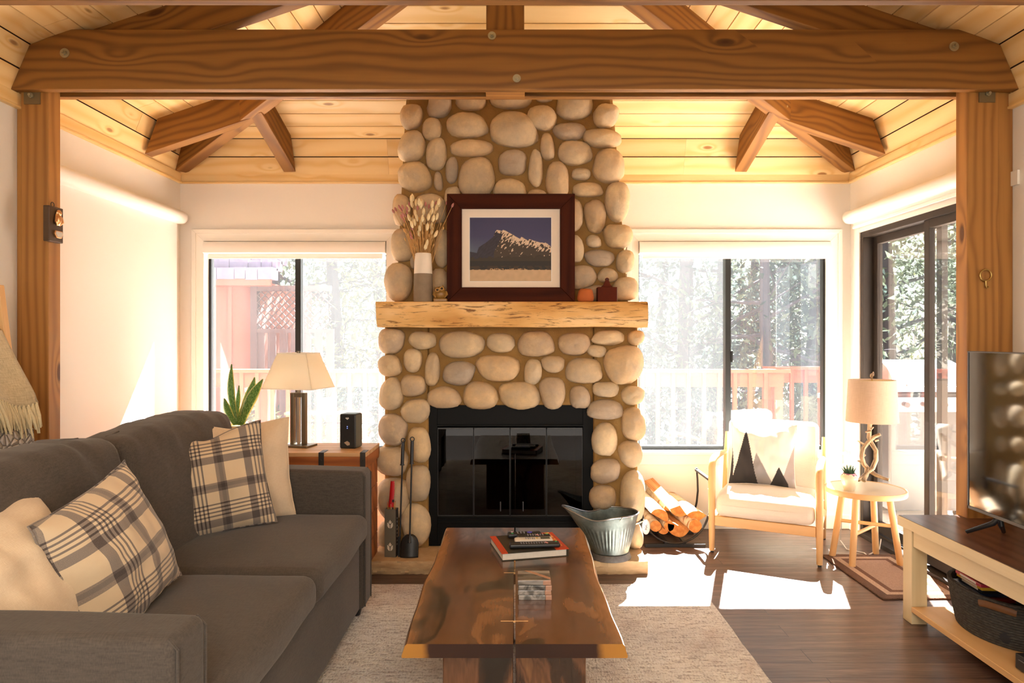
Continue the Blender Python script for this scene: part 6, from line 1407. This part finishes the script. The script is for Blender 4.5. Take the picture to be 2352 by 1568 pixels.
mb = MB(); mb.tube([(.02+.165*math.cos(a)*.98, -.1+.0*a, .245-.04*math.sin(a)) for a in [PI*k/12*.25 for k in range(13)]], .003, 6); mb.tube([cs_fn(.97, -1.25)[:2]+(.262,), (.045, -.165, .268), (.035, -.160, .25)], .003, 6); obj('bail_handle', mb, STEEL, cs)
# ------------------------------------------------------------------ log holder and logs
lh = thing('log_holder', 'black metal curved log holder right of the fireplace', 'log holder', (X(1553, 4.6), 4.62, 0))
hcx, hr = X(1551, 4.46), .215
for yy in (4.47, 4.77):
    mb = MB(); pts = [(hcx+hr*math.cos(a)*1.05, yy, .265+hr*math.sin(a)*1.12) for a in [math.radians(205+ (350-205+0)*k/24) for k in range(25)]]
    pts += [(hcx+hr*1.07, yy, .30), (hcx+hr*1.06, yy, .38), (hcx+hr*1.03, yy, .46)]; pts = [(hcx-hr*1.0, yy, .40), (hcx-hr*1.05, yy, .3)]+pts
    mb.tube(pts, .013, 8, flat=.5, up=(0, 1, 0)); obj('hoop', sub(mb, lh), BLACK, lh, smooth=50)
    mb = MB(); mb.box((hcx-hr*.92, yy-.014, 0), (hcx+hr*.92, yy+.014, .022)); obj('foot_bar', sub(mb, lh), BLACK, lh, smooth=0, bevel=.002)
for x, z in ((hcx+hr*1.03, .445), (hcx-hr*1.0, .39), (hcx-.06, .03), (hcx+.06, .03)):
    mb = MB(); mb.box((x-.011, 4.46, z-.008), (x+.011, 4.78, z+.008)); obj('cross_bar', sub(mb, lh), BLACK, lh, smooth=0, bevel=.002)
mb = MB(); mb.lathe([(0, 0), (.024, 0), (.026, .003), (.02, .004), (0, .004)], n=24, sy=1.9, M=Matrix.Translation((X(1484, 4.44), 4.445, Z(1210, 4.44))) @ Matrix.Rotation(PI/2, 4, 'X') @ Matrix.Rotation(0, 4, 'Z')); bg_ = obj('oval_badge', sub(mb, lh), plain('silver_badge', (.6, .6, .6, 1), .3, .8), lh, smooth=40)
o = text('badge_text', 'FGC', .02, BLACK, lh, (X(1484, 4.44)-lh.location.x, 4.438-lh.location.y, Z(1210, 4.44)), (PI/2, -PI/2, 0), .0004)
s = S('birch_bark', .85, spec=.2); v = s.wc(); n1 = s.noise(s.vm('MULTIPLY', v, (30, 8, 8)), 1, 4, .6); s.base(s.ramp(n1, [(.35, C('#9a6a48')), (.45, C('#d8c2a2')), (.7, C('#eadcc2'))])); s.bump(n1, .5, .01); BARK2 = s.m
s = S('split_log_wood', .8, spec=.2); v = s.wc(); n1 = s.noise(s.vm('MULTIPLY', v, (3, 50, 50)), 1, 4, .6); s.base(s.ramp(n1, [(.3, C('#a8683c')), (.55, C('#d29a64')), (.75, C('#e2b584'))])); s.bump(n1, .6, .006); SPLIT = s.m
s = S('cut_log_end', .85, spec=.2); v = s.wc(); ln = s.n('VectorMath', {0: v}, operation='LENGTH').outputs['Value']; n1 = s.noise(v, 30, 3); s.base(s.ramp(s.ma('ADD', s.ma('MULTIPLY', n1, .8), s.ma('MULTIPLY', s.ma('SINE', s.ma('MULTIPLY', s.ma('ADD', ln, s.ma('MULTIPLY', n1, .01)), 900)), .06)), [(.3, C('#b5703a')), (.6, C('#d99a58'))])); ENDG = s.m
def log(label, px, py, r, back, kind, rot=0, L=.30, d=4.5):
    c = P(px, py, d); t = thing('firewood_log', label, 'log', c, group='split logs in the log holder'); n = 18
    ang = {'round': (0, 2*PI), 'half': (0, PI), 'quarter': (0, PI/2*1.15)}[kind]
    pr = []
    for k in range(n+1 if kind != 'round' else n): a = ang[0]+(ang[1]-ang[0])*k/n; f = 1+.06*nz((math.cos(a)*1.5, math.sin(a)*1.5, px)); pr.append((r*f*math.cos(a), r*f*math.sin(a)))
    nb = len(pr)
    if kind == 'quarter': pr.append((r*.03, 0.0)); 
    if kind != 'round':
        sx = sum(p[0] for p in pr)/len(pr); sy = sum(p[1] for p in pr)/len(pr); pr = [(p[0]-sx, p[1]-sy) for p in pr]
    cr_, sr = math.cos(rot), math.sin(rot); pr = [(p[0]*cr_-p[1]*sr, p[0]*sr+p[1]*cr_) for p in pr]; m_ = len(pr)
    bk_ = V(*back); NR_ = 8; vs, wc = [], []
    for i in range(NR_+1):
        f = i/NR_
        for k, p in enumerate(pr):
            g = 1+.04*nz((p[0]*20, p[1]*20, f*3+px)); vs.append((bk_.x*f+p[0]*g, L*f, bk_.z*f+p[1]*g)); wc.append((L*f, p[0], p[1]))
    fsb, fss = [], []
    for i in range(NR_):
        for k in range(m_):
            q = (i*m_+k, i*m_+(k+1) % m_, (i+1)*m_+(k+1) % m_, (i+1)*m_+k); (fsb if (kind == 'round' or k < nb-1) else fss).append(q)
    mb = MB(); mb.add(vs, fsb+[tuple(range(NR_*m_, NR_*m_+m_))[::-1]], wc); b_ = obj('bark', mb, BARK2, t, smooth=40)
    if fss: mb = MB(); mb.add(vs, fss, wc); obj('split_face', mb, SPLIT, t, smooth=30)
    mb = MB(); mb.add([(p[0], -.0005, p[1]) for p in pr], [tuple(range(m_))], [(p[0], p[1], 0) for p in pr], rnd=0.0); obj('cut_end', mb, ENDG, t, smooth=0)
log('round log at the left, low in the holder', 1506, 1208, .037, (-.07, 0, .06), 'round')
log('half-round log upper left with bark on top', 1520, 1178, .060, (-.09, 0, .08), 'half', math.radians(-30))
log('small dark-centred round log in the middle', 1537, 1208, .034, (-.05, 0, .05), 'round', 0, .28)
log('wide half-round log at the bottom, flat side up', 1557, 1222, .075, (-.02, 0, .03), 'half', math.radians(170))
log('smooth pale round log lower right', 1597, 1208, .043, (-.09, 0, .06), 'round', 0, .30, 4.47)
log('wedge log in the middle with bright split face', 1556, 1180, .075, (-.12, 0, .12), 'quarter', math.radians(200))
log('square split log at upper right', 1600, 1178, .08, (-.11, 0, .06), 'quarter', math.radians(35), .30, 4.49)
log('torn split log on top of the pile leaning left', 1540, 1158, .07, (-.07, 0, .06), 'quarter', math.radians(60), .26, 4.56)
log('small triangular wedge log at the bottom centre', 1524, 1224, .04, (-.01, 0, .04), 'quarter', math.radians(220), .22)
# eye mark: nothing else stands here
